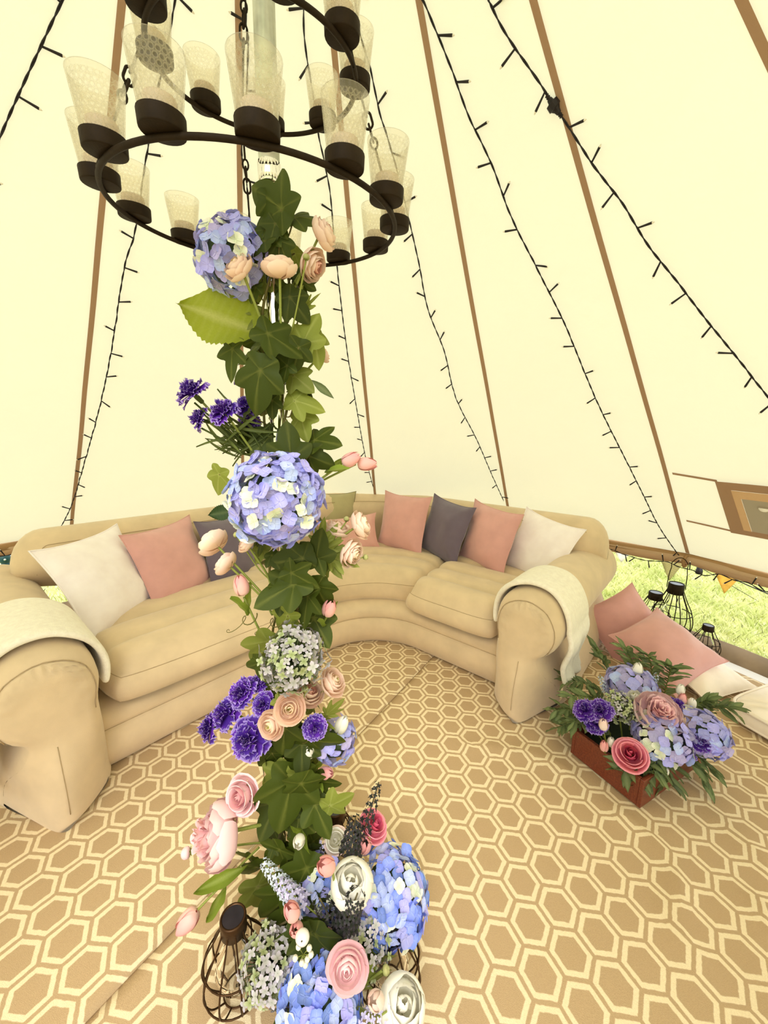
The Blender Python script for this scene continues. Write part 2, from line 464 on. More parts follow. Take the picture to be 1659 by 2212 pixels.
def grass():
    g = np.random.default_rng(3)
    rows = []
    for (a0, a1, r0, r1, n) in ((8, 62, 2.53, 5.5, 42000), (8, 62, 5.5, 11, 18000), (136, 156, 2.53, 6, 9000)):
        az = np.radians(g.uniform(a0, a1, n)); rr = np.sqrt(g.uniform(r0 ** 2, r1 ** 2, n))
        hh = g.uniform(0.02, 0.075, n) * (1 + 0.5 * (rr > 5)); w = g.uniform(0.0025, 0.005, n) * (1 + 0.8 * (rr > 5)); th = g.uniform(0, 2 * np.pi, n); ln = g.uniform(0.2, 1.1, n) * hh
        x = PX + rr * np.cos(az); y = PY + rr * np.sin(az)
        ph = g.uniform(0, 2 * np.pi, n); z = np.full(n, -0.055)
        dx, dy = np.cos(th) * w, np.sin(th) * w; lx, ly = np.cos(ph) * ln, np.sin(ph) * ln
        q = np.stack([np.stack([x - dx, y - dy, z], 1), np.stack([x + dx, y + dy, z], 1), np.stack([x + lx * .45 + dx * .6, y + ly * .45 + dy * .6, z + hh * .7], 1), np.stack([x + lx, y + ly, z + hh], 1)], 1)
        rows.append(q.reshape(-1, 3))
    V = np.concatenate(rows); n = len(V) // 4
    me = bpy.data.meshes.new('grass'); me.vertices.add(len(V)); me.vertices.foreach_set('co', V.ravel().astype(np.float32))
    me.loops.add(n * 4); me.loops.foreach_set('vertex_index', np.arange(n * 4, dtype=np.int32))
    me.polygons.add(n); me.polygons.foreach_set('loop_start', np.arange(0, n * 4, 4, dtype=np.int32))
    me.materials.append(M_GRASS); me.update(calc_edges=True)
    return tag(ob('grass', me), 'sunlit short grass outside the tent', 'grass', kind='stuff')
grass()

# ---------------------------------------------------------------- the inflatable corner sofa
SOFA_A = R(-40.4)
SM = T(-0.071, 2.238, 0.012) @ Matrix.Rotation(SOFA_A, 4, 'Z')
sofa = thing('corner_sofa', 'large beige inflatable corner sofa with rolled arms', 'sofa', SM)
RC = 0.36
YL, XR = -1.36, 0.82
YLB, XRB = -1.50, 0.98
def path_pts(n1=14, n2=14, n3=10):
    L = []
    for i in range(n1): L.append(('L', YLB + (-RC - YLB) * i / n1))
    for i in range(n2): L.append(('A', PI - (PI / 2) * i / n2))
    for i in range(n3 + 1): L.append(('R', RC + (XRB - RC) * i / n3))
    return L
def path_at(p, d):
    if p[0] == 'L': return Vector((-d, p[1]))
    if p[0] == 'R': return Vector((p[1], d))
    return Vector((RC, -RC)) + Vector((math.cos(p[1]), math.sin(p[1]))) * (RC + d)
prof = spline([(0.06, 0, 0), (0.012, 0.004, 0), (-0.02, 0.05, 0), (-0.026, 0.10, 0), (-0.012, 0.145, 0), (0.0, 0.156, 0), (-0.004, 0.17, 0), (0.005, 0.205, 0), (0.05, 0.232, 0), (0.15, 0.236, 0), (0.6, 0.236, 0), (0.80, 0.23, 0), (0.84, 0.15, 0), (0.82, 0.0, 0)], 3)
v = []; PP = path_pts()
for p in PP:
    for q in prof:
        c = path_at(p, q.x); v.append((c.x, c.y, q.y))
ob('base', mesh('base', v, grid_faces(len(PP), len(prof)), M_SOFA), sofa)
sv, sf = tube([(*path_at(p, -0.0005), 0.157) for p in PP], 0.0014, 5)
ob('seam', mesh('seam', sv, sf, M_SOFASEAM), sofa)

def pad(name, fn, nu, nv, z0, z1, ridges=0, ridge_dir='u', bulge=0.03, seed=0):
    """inflated seat pad: fn(u, v) maps the unit square to the footprint; ridges are the welded channels"""
    V = []; F = []
    rows = []
    cx = fn(0.5, 0.5)
    def fn2(u, w):      # rounded plan corners
        a, b = 2 * u - 1, 2 * w - 1
        return fn(0.5 + 0.5 * a * math.sqrt(1 - 0.11 * b ** 4), 0.5 + 0.5 * b * math.sqrt(1 - 0.13 * a ** 6))
    def edge(u): return (1 - abs(2 * u - 1) ** 7) ** (1 / 3.2)
    for i in range(nv + 1):
        for j in range(nu + 1):
            u, w = j / nu, i / nv
            e = edge(u) * edge(w)
            t = w if ridge_dir == 'u' else u
            z = z0 + (z1 - z0) * (0.58 + 0.42 * e)
            if ridges: z -= 0.030 * e * (1 - abs(math.sin(PI * ridges * t))) ** 2.2
            z += 0.003 * nz(u * 4 + seed, w * 4)
            p = fn2(u, w); V.append((p[0], p[1], z))
    F += grid_faces(nu + 1 if False else nv + 1, nu + 1)
    # side wall
    per = [(j, 0) for j in range(nu)] + [(nu, i) for i in range(nv)] + [(j, nv) for j in range(nu, 0, -1)] + [(0, i) for i in range(nv, 0, -1)]
    base = len(V); S = 7
    ring0 = [i * (nu + 1) + j for (j, i) in per]
    zs = [(0.62, 0.0)] + [(0.62 - 0.62 * k / (S - 1) , math.sin(PI * k / (S - 1) * 0.9) * 1.0) for k in range(1, S)]
    rings = [ring0]
    ctr = Vector(cx)
    for (zf, bl) in zs[1:]:
        r = []
        for (j, i) in per:
            p = Vector(fn2(j / nu, i / nv)); dv = (p - ctr); 
            q = p + dv.normalized() * (bulge * bl) if zf > 0.02 else p - dv.normalized() * 0.012
            r.append(len(V)); V.append((q.x, q.y, z0 + (z1 - z0) * zf))
        rings.append(r)
    n = len(per)
    for a, b in zip(rings[:-1], rings[1:]):
        for k in range(n): F.append((a[k], b[k], b[(k + 1) % n], a[(k + 1) % n]))
    F.append(tuple(rings[-1]))
    o = ob(name, mesh(name, V, F, M_SOFA), sofa)
    seam = [(V[k][0] + (V[k][0] - cx[0]) * 0.0, V[k][1], V[k][2] + 0.001) for k in ring0]
    seam = [tuple(Vector(V[rings[1][k]]) * 0.35 + Vector(V[ring0[k]]) * 0.65) for k in range(n)]
    tv, tf = tube(seam, 0.0016, 5, closed=True)
    ob('seam', mesh('seam', tv, tf, M_SOFASEAM), o)
    return o
SZ0, SZ1 = 0.236, 0.42
def left_fn(u, w):   # u along -y .. , w across from the front to the back
    y = -0.36 + u * (YL + 0.015 + 0.36); x = 0.035 - w * 0.70
    return (x, y)
pad('seat_cushion', left_fn, 30, 24, SZ0, SZ1, 4, 'u')
def right_fn(u, w):
    x = 0.30 + u * (XR - 0.015 - 0.30); y = -0.035 + w * 0.70
    x2 = x - 0.09 * w * (1 - u)
    return (x2, y)
pad('seat_cushion', right_fn, 24, 24, SZ0, SZ1, 4, 'u', seed=5)
def corner_fn(u, w):
    # inner front edge is a concave arc, the back edge a wide arc
    a = PI - R(2) - u * (PI / 2 - R(10))
    c = Vector((RC, -RC)); fr = c + Vector((math.cos(a), math.sin(a))) * (RC + 0.075)
    fr = fr
    b0, b1 = Vector((-0.72, -0.34)), Vector((0.20, 0.68)); mid = Vector((-0.72, 0.68))
    bk = b0 * (1 - u) ** 2 + mid * 2 * u * (1 - u) + b1 * u * u
    p = fr * (1 - w) + bk * w
    return (p.x, p.y)
pad('seat_cushion', corner_fn, 26, 22, SZ0, SZ1, 4, 'u', 0.012, seed=9)

# back bolster
BR = 0.72
def back_path(n1=16, n2=22, n3=14):
    L = []
    y0, y1 = -1.36, 0.84 - BR
    for i in range(n1): L.append(('L', y0 + (y1 - y0) * i / n1))
    for i in range(n2): L.append(('A', PI - PI / 2 * i / n2))
    x0, x1 = -0.84 + BR, 0.97
    for i in range(n3 + 1): L.append(('R', x0 + (x1 - x0) * i / n3))
    return L
def back_at(p, d):
    """d: distance from the back's centre line, positive outwards"""
    if p[0] == 'L': return Vector((-0.84 - d, p[1])), Vector((0, -1))
    if p[0] == 'R': return Vector((p[1], 0.84 + d)), Vector((1, 0))
    dr = Vector((math.cos(p[1]), math.sin(p[1])))
    return Vector((-0.84 + BR, 0.84 - BR)) + dr * (BR + d), Vector((0, 0))
bprof = spline([(-0.10, 0.22, 0), (-0.13, 0.34, 0), (-0.125, 0.46, 0), (-0.145, 0.56, 0), (-0.14, 0.65, 0), (-0.08, 0.72, 0), (0.0, 0.742, 0), (0.08, 0.71, 0), (0.11, 0.62, 0), (0.09, 0.5, 0), (0.06, 0.3, 0), (0.06, 0.02, 0), (-0.06, 0.02, 0)], 3, closed=True)
BP = back_path(); v = []
ctr = Vector((-0.02, 0.45))
ends = 7
seq = []
for k in range(ends): seq.append((BP[0], -1, math.cos(PI / 2 * k / ends)))
seq = [(BP[0], -1, math.sin(PI / 2 * (1 - k / ends))) for k in range(ends)]   # ext from far to near
full = [(BP[0], -1, s) for (_, _, s) in seq] + [(p, 0, 0) for p in BP] + [(BP[-1], 1, math.sin(PI / 2 * (k + 1) / ends)) for k in range(ends)]
for (p, sd, e) in full:
    sc = math.sqrt(max(0.0, 1 - e * e)) if sd else 1.0
    sc = max(sc, 0.02)
    for q in bprof:
        d = ctr.x + (q.x - ctr.x) * sc; z = 0.42 + (q.y - 0.42) * (0.45 + 0.55 * sc)
        c, tdir = back_at(p, d)
        if sd:
            ext = 0.13 * e * (-0.55 + 1.55 * smooth01((q.y - 0.36) / 0.26))
            c = c + tdir * ext
        low = 1 - smooth01((q.y - 0.40) / 0.20)      # the ends draw in below the top roll
        if p[0] == 'R': c.x -= 0.17 * low * smooth01((p[1] - 0.62) / 0.35)
        if p[0] == 'L': c.y += 0.17 * low * smooth01((-1.0 - p[1]) / 0.36)
        v.append((c.x, c.y, z))
F = grid_faces(len(full), len(bprof), wrap_m=True)
F.append(tuple(range(len(bprof)))); F.append(tuple((len(full) - 1) * len(bprof) + k for k in range(len(bprof)))[::-1])
bk = ob('backrest', mesh('backrest', v, F, M_SOFA), sofa)
def back_seam(d, z, drop):
    pts = []
    n = len(BP)
    for i, p in enumerate(BP):
        c, td = back_at(p, d); pts.append(Vector((c.x, c.y, z)))
    first, last = [], []
    for k in range(1, 9):
        a = PI / 2 * k / 8
        c, td = back_at(BP[0], d); first.append(Vector((c.x, c.y - 0.055 * math.sin(a), z - drop * (1 - math.cos(a)))))
        c, td = back_at(BP[-1], d); last.append(Vector((c.x + 0.055 * math.sin(a), c.y, z - drop * (1 - math.cos(a)))))
    return first[::-1] + pts + last
tv, tf = tube(back_seam(-0.122, 0.688, 0.13), 0.0015, 5)
ob('seam', mesh('seam', tv, tf, M_SOFASEAM), bk)

# rolled arms; local arm frame: axis along +Y (front at 0), X to the outside
ARM_PROF = spline([(-0.12, 0.0, 0), (-0.14, 0.06, 0), (-0.135, 0.2, 0), (-0.125, 0.33, 0), (-0.135, 0.43, 0), (-0.10, 0.525, 0), (0.0, 0.568, 0), (0.10, 0.53, 0), (0.145, 0.43, 0), (0.12, 0.335, 0), (0.07, 0.285, 0), (0.085, 0.22, 0), (0.13, 0.12, 0), (0.145, 0.04, 0), (0.12, 0.0, 0)], 4, closed=True)
ARM_LEN = 1.20
def arm_mesh(mirror):
    V = []; N = len(ARM_PROF); rows = 0
    C = Vector((0, 0.30))
    secs = []
    for k in range(7):
        a = PI / 2 * k / 6
        secs.append((0.055 * (1 - math.sin(a)), 0.80 + 0.20 * math.sin(a) if k else 0.80))
    secs = [(0.014, 0.85), (0.028, 0.93), (0.05, 0.98), (0.08, 1.0)]
    secs += [(0.08 + (ARM_LEN - 0.16) * k / 10, 1.0) for k in range(1, 11)]
    secs += [(ARM_LEN - 0.05, 0.97), (ARM_LEN - 0.02, 0.88), (ARM_LEN - 0.004, 0.7), (ARM_LEN, 0.02)]
    def prow(x, y, z):
        low = 1 - smooth01((z - 0.10) / 0.22)      # below the roll the front is a blunt prow
        ax = math.sqrt(x * x + 0.03 ** 2) - 0.03
        return low * max(0.0, 1 - y / 0.6) * (-0.045 + ax * (0.9 if x < 0 else 2.2))
    def azs(z, s): return C.y + (z - C.y) * (s if z > C.y else 1 - (1 - s) * 0.12)
    secs = [q for q in secs if q[1] > 0.8]
    for (y, s) in secs:
        for i, q in enumerate(ARM_PROF):
            x = C.x + (q.x - C.x) * s; z = azs(q.y, s)
            V.append((x * mirror, y + prow(x, y, z), z))
        rows += 1
    F = grid_faces(rows, N, wrap_m=True)
    F.append(tuple((rows - 1) * N + k for k in range(N))[::-1])
    # bulging, slightly puckered front face inside the seam
    s0 = secs[0][1]; y0 = secs[0][0]
    ct = [Vector(((q.x - C.x) * s0, azs(q.y, s0))) for q in ARM_PROF]
    top = max(range(N), key=lambda k: ct[k].y); zt = ct[top].y; zb = min(c.y for c in ct)
    left = sorted([c for c in ct if c.x < 0 or c is ct[top]], key=lambda c: c.y); right = sorted([c for c in ct if c.x > 0 or c is ct[top]], key=lambda c: c.y)
    def side(L, z):
        if z <= L[0].y: return L[0].x
        for a, b in zip(L[:-1], L[1:]):
            if b.y >= z: return a.x + (b.x - a.x) * (z - a.y) / max(1e-6, b.y - a.y)
        return L[-1].x
    off = len(V); nr, nc = 30, 18
    for i in range(nr + 1):
        f = i / nr; z = zb + (zt - zb) * (1 - (1 - f) ** 1.6)
        xl, xr = side(left, z), side(right, z)
        for j in range(nc + 1):
            u = -1 + 2 * j / nc; x = xl + (xr - xl) * j / nc
            d = max(0.0, 1 - u * u) ** 0.5 * min(1.0, (zt - z) / 0.05) ** 0.5
            ang = math.atan2(z - 0.42, x)
            pk = 0.0045 * math.sin(ang * 24) * (1 - d) * d * 4 if z > 0.33 else 0.0
            V.append((x * mirror, y0 - 0.026 * d + pk + prow(x, y0, z), z))
    F += grid_faces(nr + 1, nc + 1, off=off)
    if mirror > 0: F = [q[::-1] for q in F]
    return V, F
def arm_seam():
    pts = []
    for q in ARM_PROF:
        if q.y > 0.33:
            pts.append(Vector((q.x * 0.86, -0.002, 0.30 + (q.y - 0.30) * 0.86)))
    pts.sort(key=lambda p: math.atan2(p.z - 0.4, -p.x) if True else 0)
    ang = lambda p: (math.atan2(p.z - 0.40, p.x) + PI / 2 + 0.3) % (2 * PI)
    pts.sort(key=ang)
    return [p + Vector((0, 0.018 - 0.0015 * math.sin(i * 2.1), 0)) for i, p in enumerate(pts)]
AM_R = Matrix.Translation((0.985, -0.14, 0))
AM_L = Matrix.Translation((0.12, -1.525, 0)) @ Matrix.Rotation(R(90), 4, 'Z')
arms = {}
for nm, M_, mir in (('R', AM_R, 1), ('L', AM_L, -1)):
    V, F = arm_mesh(mir)
    a = ob('armrest', mesh('armrest', V, F, M_SOFA), sofa, M_)
    tv, tf = tube([Vector((p.x * mir, p.y - 0.004, p.z)) for p in arm_seam()], 0.0015, 5)
    ob('seam', mesh('seam', tv, tf, M_SOFASEAM), a)
    tv, tf = tube([(0.0, -0.0125 - 0.045 * (1 - smooth01((z - 0.10) / 0.22)), z) for z in np.linspace(0.06, 0.27, 9)], 0.0011, 5)
    ob('seam', mesh('seam', tv, tf, M_SOFASEAM), a)
    arms[nm] = (M_, mir)

# knitted throws over both arms
def throw(arm, y0, y1, inner_z, hang, label, seed, drift=0.0):
    M_, mir = arms[arm]
    t = thing('throw_blanket', label, 'throw', SM @ M_)
    top = [q for q in ARM_PROF]
    # walk over the roll: from the inner side over the top to the outer side
    path = []
    for a in np.linspace(PI * 1.12, -0.12, 26):
        path.append(Vector((0.150 * math.cos(a), 0, 0.425 + 0.158 * math.sin(a))))
    path[0:0] = [Vector((-0.152 - 0.004 * k, 0, 0.37 - (0.37 - inner_z) * (1 - k / 4))) for k in range(0)]
    lower = []
    for k in range(1, 15):
        lower.append(Vector((0.152 + 0.012 * math.sin(k * 0.5), 0, 0.405 - (0.405 - hang) * k / 14)))
    path = path + lower
    n = len(path); m = 16; V = []
    for i, p in enumerate(path):
        for j in range(m + 1):
            u = j / m
            y = y0 + (y1 - y0) * u
            hangf = smooth01((i - 24) / 15)
            y += drift * hangf * (0.5 - u) * 0.4 + 0.02 * nz(i * 0.15, seed)
            off = 0.006 * math.sin(u * PI * 5 + seed + i * 0.06) * hangf * 1.6 + 0.003 * nz(u * 5, i * 0.2, seed)
            x = p.x + (off if i > 20 else 0); z = p.z + (0.004 * nz(u * 5, i * 0.3, seed) if i <= 24 else 0)
            V.append((x * mir, y, z))
    F = grid_faces(n, m + 1)
    o = ob('cloth', mesh('cloth', V, F, M_THROW), t)
    md = o.modifiers.new('thick', 'SOLIDIFY'); md.thickness = 0.022; md.offset = 1 if mir < 0 else -1
    sb = o.modifiers.new('soft', 'SUBSURF'); sb.levels = 1; sb.render_levels = 1
    # fringe: one tassel per knotted bunch
    for (row, sgn) in ((n - 1, 1),):
        nt = 17
        for k in range(nt):
            u = k / (nt - 1); j = u * m; j0 = min(int(j), m - 1)
            p = Vector(V[row * (m + 1) + j0]).lerp(Vector(V[row * (m + 1) + j0 + 1]), j - j0)
            mb = MB()
            for s in range(3):
                dx = (s - 1) * 0.006; rr = random.Random(k * 7 + s + seed)
                ln = 0.062 + rr.uniform(-0.012, 0.012)
                pts = [p + Vector((0, 0, 0.004)), p + Vector((0, dx * 0.3, -0.015)), p + Vector((rr.uniform(-.006, .006), dx + rr.uniform(-.004, .004), -0.04)), p + Vector((rr.uniform(-.01, .01), dx * 1.5 + rr.uniform(-.006, .006), -ln))]
                mb.add(*tube(spline(pts, 3), 0.0022, 5))
            ob('tassel', mb.mesh('tassel', M_FRINGE), t)
    return t
throw('R', 0.065, 0.34, 0.40, 0.17, 'cream knitted throw with fringe over the right sofa arm beside the flower box', 1, 0.12)
throw('L', 0.055, 0.44, 0.40, 0.16, 'cream knitted throw draped over the left sofa arm in the foreground', 4, 0.05)

# ---------------------------------------------------------------- cushions
def pillow_mesh(w, h, th, seed, n=16):
    V = []; F = []
    def P(u, v, s):
        k = 1 - 0.11 * (1 - abs(v) ** 2.6) * 1.0
        k2 = 1 - 0.11 * (1 - abs(u) ** 2.6)
        x = u * w / 2 * k; y = v * h / 2 * k2
        e = max(0.0, (1 - abs(u) ** 2.4)) ** 0.62 * max(0.0, (1 - abs(v) ** 2.4)) ** 0.62
        wr = 0.006 * math.sin(9 * (u * math.cos(seed) + v * math.sin(seed)) + seed * 3) * (1 - e) * e * 3 + 0.010 * nz(u * 2.2 + seed * 5, v * 2.2, s)
        z = s * (th / 2 * e + wr * e)
        # soft creases running in from the corners
        z += s * 0.007 * math.sin(15 * math.atan2(v, u) + seed) * e * (abs(u) * abs(v)) * 2 + s * 0.005 * math.sin(7 * u * math.sin(seed) + 8 * v + seed) * e * (1 - e) * 2
        return (x, y, z + 0.012 * nz(u + seed, v + 3, 9))
    for s in (1, -1):
        off = len(V)
        for i in range(n + 1):
            for j in range(n + 1):
                a = -1 + 2 * j / n; b = -1 + 2 * i / n
                a = math.sin(a * PI / 2) * 0.35 + a * 0.65; b = math.sin(b * PI / 2) * 0.35 + b * 0.65
                V.append(P(a, b, s))
        g = grid_faces(n + 1, n + 1, off=off)
        F += g if s > 0 else [q[::-1] for q in g]
    edge = [(j, 0) for j in range(n)] + [(n, i) for i in range(n)] + [(j, n) for j in range(n, 0, -1)] + [(0, i) for i in range(n, 0, -1)]
    idx = [i * (n + 1) + j for (j, i) in edge]
    return V, F, [Vector(V[k]) for k in idx]
def pillow(label, c, nrm, up, size, m, th=0.15, seed=1, h=None, piping=None, flange=False):
    z = Vector(nrm).normalized(); y = Vector(up); y = (y - z * y.dot(z)).normalized(); x = y.cross(z)
    M_ = T(c) @ Matrix((x, y, z)).transposed().to_4x4()
    t = thing('throw_pillow', label, 'cushion', M_, 'scatter cushions')
    V, F, E = pillow_mesh(size, h or size, th, seed)
    ob('cover', mesh('cover', V, F, m), t)
    tv, tf = tube(E, 0.004 if flange else 0.0022, 6, closed=True)
    ob('piping', mesh('piping', tv, tf, piping or m), t)
    return t
pillow('ivory cushion with piped edge at the left end of the sofa', (-1.225, 1.62, 0.56), (0.87, -0.08, 0.45), (-0.46, 0.02, 0.88), 0.44, M_WHITE, 0.15, 1.1, flange=True)
pillow('dusty pink cushion leaning beside the left ivory cushion', (-1.075, 1.90, 0.545), (0.89, -0.26, 0.36), (-0.357, 0.067, 0.932), 0.43, M_PINK, 0.15, 2.3)
pillow('plum grey cushion on the left sofa section behind the peach blooms', (-0.88, 2.17, 0.535), (0.89, -0.365, 0.265), (-0.237, 0.12, 0.964), 0.42, M_GREY, 0.14, 3.1)
pillow('sage green cushion standing in the corner of the sofa', (-0.42, 2.93, 0.575), (0.12, -0.93, 0.33), (-0.05, 0.33, 0.94), 0.42, M_SAGE, 0.13, 4.2, piping=mat('olive_piping', (0.16, 0.14, 0.05), 0.8))
pillow('small blush pink oblong cushion in front of the sage green one', (-0.255, 2.72, 0.50), (0.061, -0.935, 0.348), (-0.15, 0.331, 0.924), 0.44, M_BLUSH, 0.12, 5.2, h=0.27)
pillow('dusty pink cushion next to the sofa corner, left of the right grey cushion', (0.134, 2.70, 0.597), (-0.66, -0.72, 0.209), (0.143, 0.152, 0.978), 0.43, M_PINK, 0.14, 6.4)
pillow('plum grey cushion between two dusty pink ones on the right section', (0.415, 2.56, 0.588), (-0.80, -0.52, 0.268), (0.262, 0.061, 0.96), 0.42, M_GREY, 0.14, 7.7)
pillow('dusty pink cushion between the grey and the ivory one on the right section', (0.66, 2.37, 0.585), (-0.84, -0.48, 0.224), (0.226, 0.042, 0.973), 0.42, M_PINK, 0.14, 8.5)
pillow('ivory cushion with a stitched border at the right end of the sofa', (0.93, 2.24, 0.56), (-0.74, -0.52, 0.40), (0.40, 0.08, 0.89), 0.41, M_WHITE, 0.13, 9.3, flange=True)
pillow('dusty pink floor cushion leaning against the outside of the right sofa arm', (1.40, 2.06, 0.16), (-0.25, -0.80, 0.55), (-0.45, 0.45, 0.75), 0.37, M_PINK, 0.13, 10.2)
pillow('dusty pink floor cushion lying in front of the wire lanterns', (1.455, 1.815, 0.165), (-0.12, -0.46, 0.88), (-0.42, 0.78, 0.38), 0.375, M_PINK, 0.165, 11.8)
# ---------------------------------------------------------------- floor cushions at the right
M_PUFF = M_CREAM
def box_cushion(label, c, yaw, sx, sy, h):
    t = thing('floor_cushion', label, 'cushion', T(c) @ Matrix.Rotation(yaw, 4, 'Z'))
    n = 16; V = []; F = []
    def sq(a): return math.copysign(abs(a) ** 0.5, a)
    rings = [(0.90, 0.0), (1.0, 0.012), (1.015, h * 0.3), (1.02, h * 0.5), (1.01, h * 0.75), (0.985, h * 0.95), (0.94, h), (0.7, h * 1.08), (0.4, h * 1.03), (0.15, h * 1.1), (0.01, h * 0.96)]
    N = 48
    for (s, z) in rings:
        for k in range(N):
            a = 2 * PI * k / N
            ex = 0.28 if s > 0.6 else 0.6
            cx = math.copysign(abs(math.cos(a)) ** ex, math.cos(a)); cy = math.copysign(abs(math.sin(a)) ** ex, math.sin(a))
            zz = z + (0.008 * math.sin(a * 12) if 0.3 < s < 0.95 and z > h * 0.9 else 0)
            V.append((cx * sx / 2 * s, cy * sy / 2 * s, zz))
    F = grid_faces(len(rings), N, wrap_m=True)
    F.append(tuple(range(N))[::-1])
    ob('cover', mesh('cover', V, F, M_PUFF), t)
    for z in (0.02, h * 0.92):
        pts = []
        for k in range(N):
            a = 2 * PI * k / N; s = 1.012 if z > 0.05 else 1.004
            pts.append((math.copysign(abs(math.cos(a)) ** 0.28, math.cos(a)) * sx / 2 * s, math.copysign(abs(math.sin(a)) ** 0.28, math.sin(a)) * sy / 2 * s, z))
        tv, tf = tube(pts, 0.006, 6, closed=True)
        ob('piping', mesh('piping', tv, tf, M_PUFF), t)
    tv, tf = lathe([(0.001, 0.006), (0.012, 0.003), (0.014, -0.004), (0.001, -0.006)], 12)
    ob('button', mesh('button', tv, tf, M_PUFF), t, T(0, 0, h * 0.98))
    return t
fc = at_z(1660, 1555, 0.0)
box_cushion('cream buttoned box cushion on the carpet at the right edge', (1.86, 1.375, 0.012), R(21), 0.55, 0.50, 0.085)
c2 = at_z(1478, 1490, 0.0)
pillow('cream pillow with ties lying under the front pink floor cushion', (c2.x + 0.10, c2.y + 0.08, 0.075), (0.1, -0.2, 0.97), (-0.35, 0.93, 0.2), 0.38, M_CREAM, 0.12, 12.4)

# ---------------------------------------------------------------- metals and glass
M_IRON = mat('black_iron', (0.020, 0.012, 0.005), 0.6, 0.0, 0.2, 60, 0.1, 300, spec=0.12)
M_BRONZE = mat('bronze_wire', (0.07, 0.035, 0.015), 0.4, 0.8, 0.2, 60)
M_BLKPL = mat('black_plastic', (0.016, 0.012, 0.014), 0.5, 0, 0.2, 50)
M_GALV = mat('galvanised_steel', (0.62, 0.66, 0.58), 0.35, 0.6, 0.25, 22, 0.05, 80, spec=0.5)
M_CHROME = mat('chrome', (0.85, 0.85, 0.82), 0.06, 1.0, 0.04, 20)
def glass_mat(name, tint, dimple, ior=1.13, bs=0.16):
    m, t, b = newmat(name)
    b.inputs['Base Color'].default_value = (*tint, 1); b.inputs['Roughness'].default_value = 0.0
    b.inputs['Transmission Weight'].default_value = 1.0; b.inputs['IOR'].default_value = ior
    if dimple:
        co = t.new('ShaderNodeTexCoord'); vo = t.new('ShaderNodeTexVoronoi'); vo.inputs['Scale'].default_value = dimple
        t.link(co.outputs['Object'], vo.inputs['Vector'])
        t.link(t.bump(vo.outputs['Distance'], bs, 0.003), b.inputs['Normal'])
    else:
        t.link(t.bump(t.noise(20, 2), 0.02, 0.01), b.inputs['Normal'])
    return m
def dimpled_glass():
    m, t, b = newmat('dimpled_glass')
    co = t.new('ShaderNodeTexCoord'); sp = t.new('ShaderNodeSeparateXYZ'); t.link(co.outputs['Object'], sp.inputs[0])
    ang = t.math('MULTIPLY', t.math('ARCTAN2', sp.outputs[1], sp.outputs[0]), 27 / (2 * PI)); zz = t.math('MULTIPLY', sp.outputs[2], 1 / 0.0062)
    stag = t.math('MULTIPLY', t.math('FLOORED_MODULO', t.math('FLOOR', zz), 2.0), 0.5)
    fx = t.math('SUBTRACT', t.math('FRACT', t.math('ADD', ang, stag)), 0.5); fz = t.math('SUBTRACT', t.math('FRACT', zz), 0.5)
    d = t.math('SQRT', t.math('ADD', t.math('MULTIPLY', fx, fx), t.math('MULTIPLY', t.math('MULTIPLY', fz, fz), 0.8)))
    edge = t.ramp(d, [(0.26, (0, 0, 0)), (0.40, (1, 1, 1)), (0.52, (0.25, 0.25, 0.25))])
    keep = t.math('MULTIPLY', edge, t.math('LESS_THAN', sp.outputs[2], 0.074))
    tr = t.new('ShaderNodeBsdfTransparent'); tr.inputs[0].default_value = (0.99, 0.985, 0.96, 1)
    tl = t.new('ShaderNodeBsdfTranslucent'); tl.inputs[0].default_value = (0.95, 0.90, 0.74, 1)
    gl = t.new('ShaderNodeBsdfGlossy'); gl.inputs['Roughness'].default_value = 0.08
    nb = t.bump(d, 0.5, 0.002); t.link(nb, gl.inputs['Normal'])
    lw = t.new('ShaderNodeLayerWeight'); lw.inputs[0].default_value = 0.25
    m1 = t.new('ShaderNodeMixShader'); t.link(t.math('ADD', t.math('MULTIPLY', keep, 0.22), 0.12), m1.inputs[0]); t.link(tr.outputs[0], m1.inputs[1]); t.link(tl.outputs[0], m1.inputs[2])
    m2 = t.new('ShaderNodeMixShader'); t.link(t.math('MULTIPLY', lw.outputs['Fresnel'], 0.35), m2.inputs[0]); t.link(m1.outputs[0], m2.inputs[1]); t.link(gl.outputs[0], m2.inputs[2])
    t.link(m2.outputs[0], t.n['Material Output'].inputs[0])
    return m
M_GLASS = dimpled_glass()
M_CLEAR = glass_mat('clear_glass', (1, 1, 1), 0)
M_CANDLE = mat('candle_wax', (0.86, 0.76, 0.66), 0.5, var=0.03, trans=0.35)

# ---------------------------------------------------------------- centre pole
pole = thing('tent_pole', 'upright silver centre pole wrapped in flowers and ivy', 'pole', T(PX, PY, 0.012))
PR = 0.0185
v, f = lathe([(0.001, 1.655), (PR, 1.655), (PR, APEX - 0.03), (0.001, APEX - 0.03)], 28)
ob('upper_tube', mesh('upper_tube', v, f, M_GALV), pole)
v, f = lathe([(0.001, 0.004), (PR - 0.003, 0.004), (PR - 0.003, 1.66)], 28)
ob('lower_tube', mesh('lower_tube', v, f, M_CHROME), pole)
v, f = lathe([(PR - 0.003, 1.63), (PR + 0.0015, 1.632), (PR + 0.002, 1.665), (PR, 1.667)], 28)
ob('collar', mesh('collar', v, f, M_CHROME), pole)
v, f = lathe([(0.001, 0.0), (0.05, 0.0), (0.05, 0.006), (0.02, 0.012), (0.001, 0.012)], 24)
ob('foot_plate', mesh('foot_plate', v, f, M_IRON), pole)

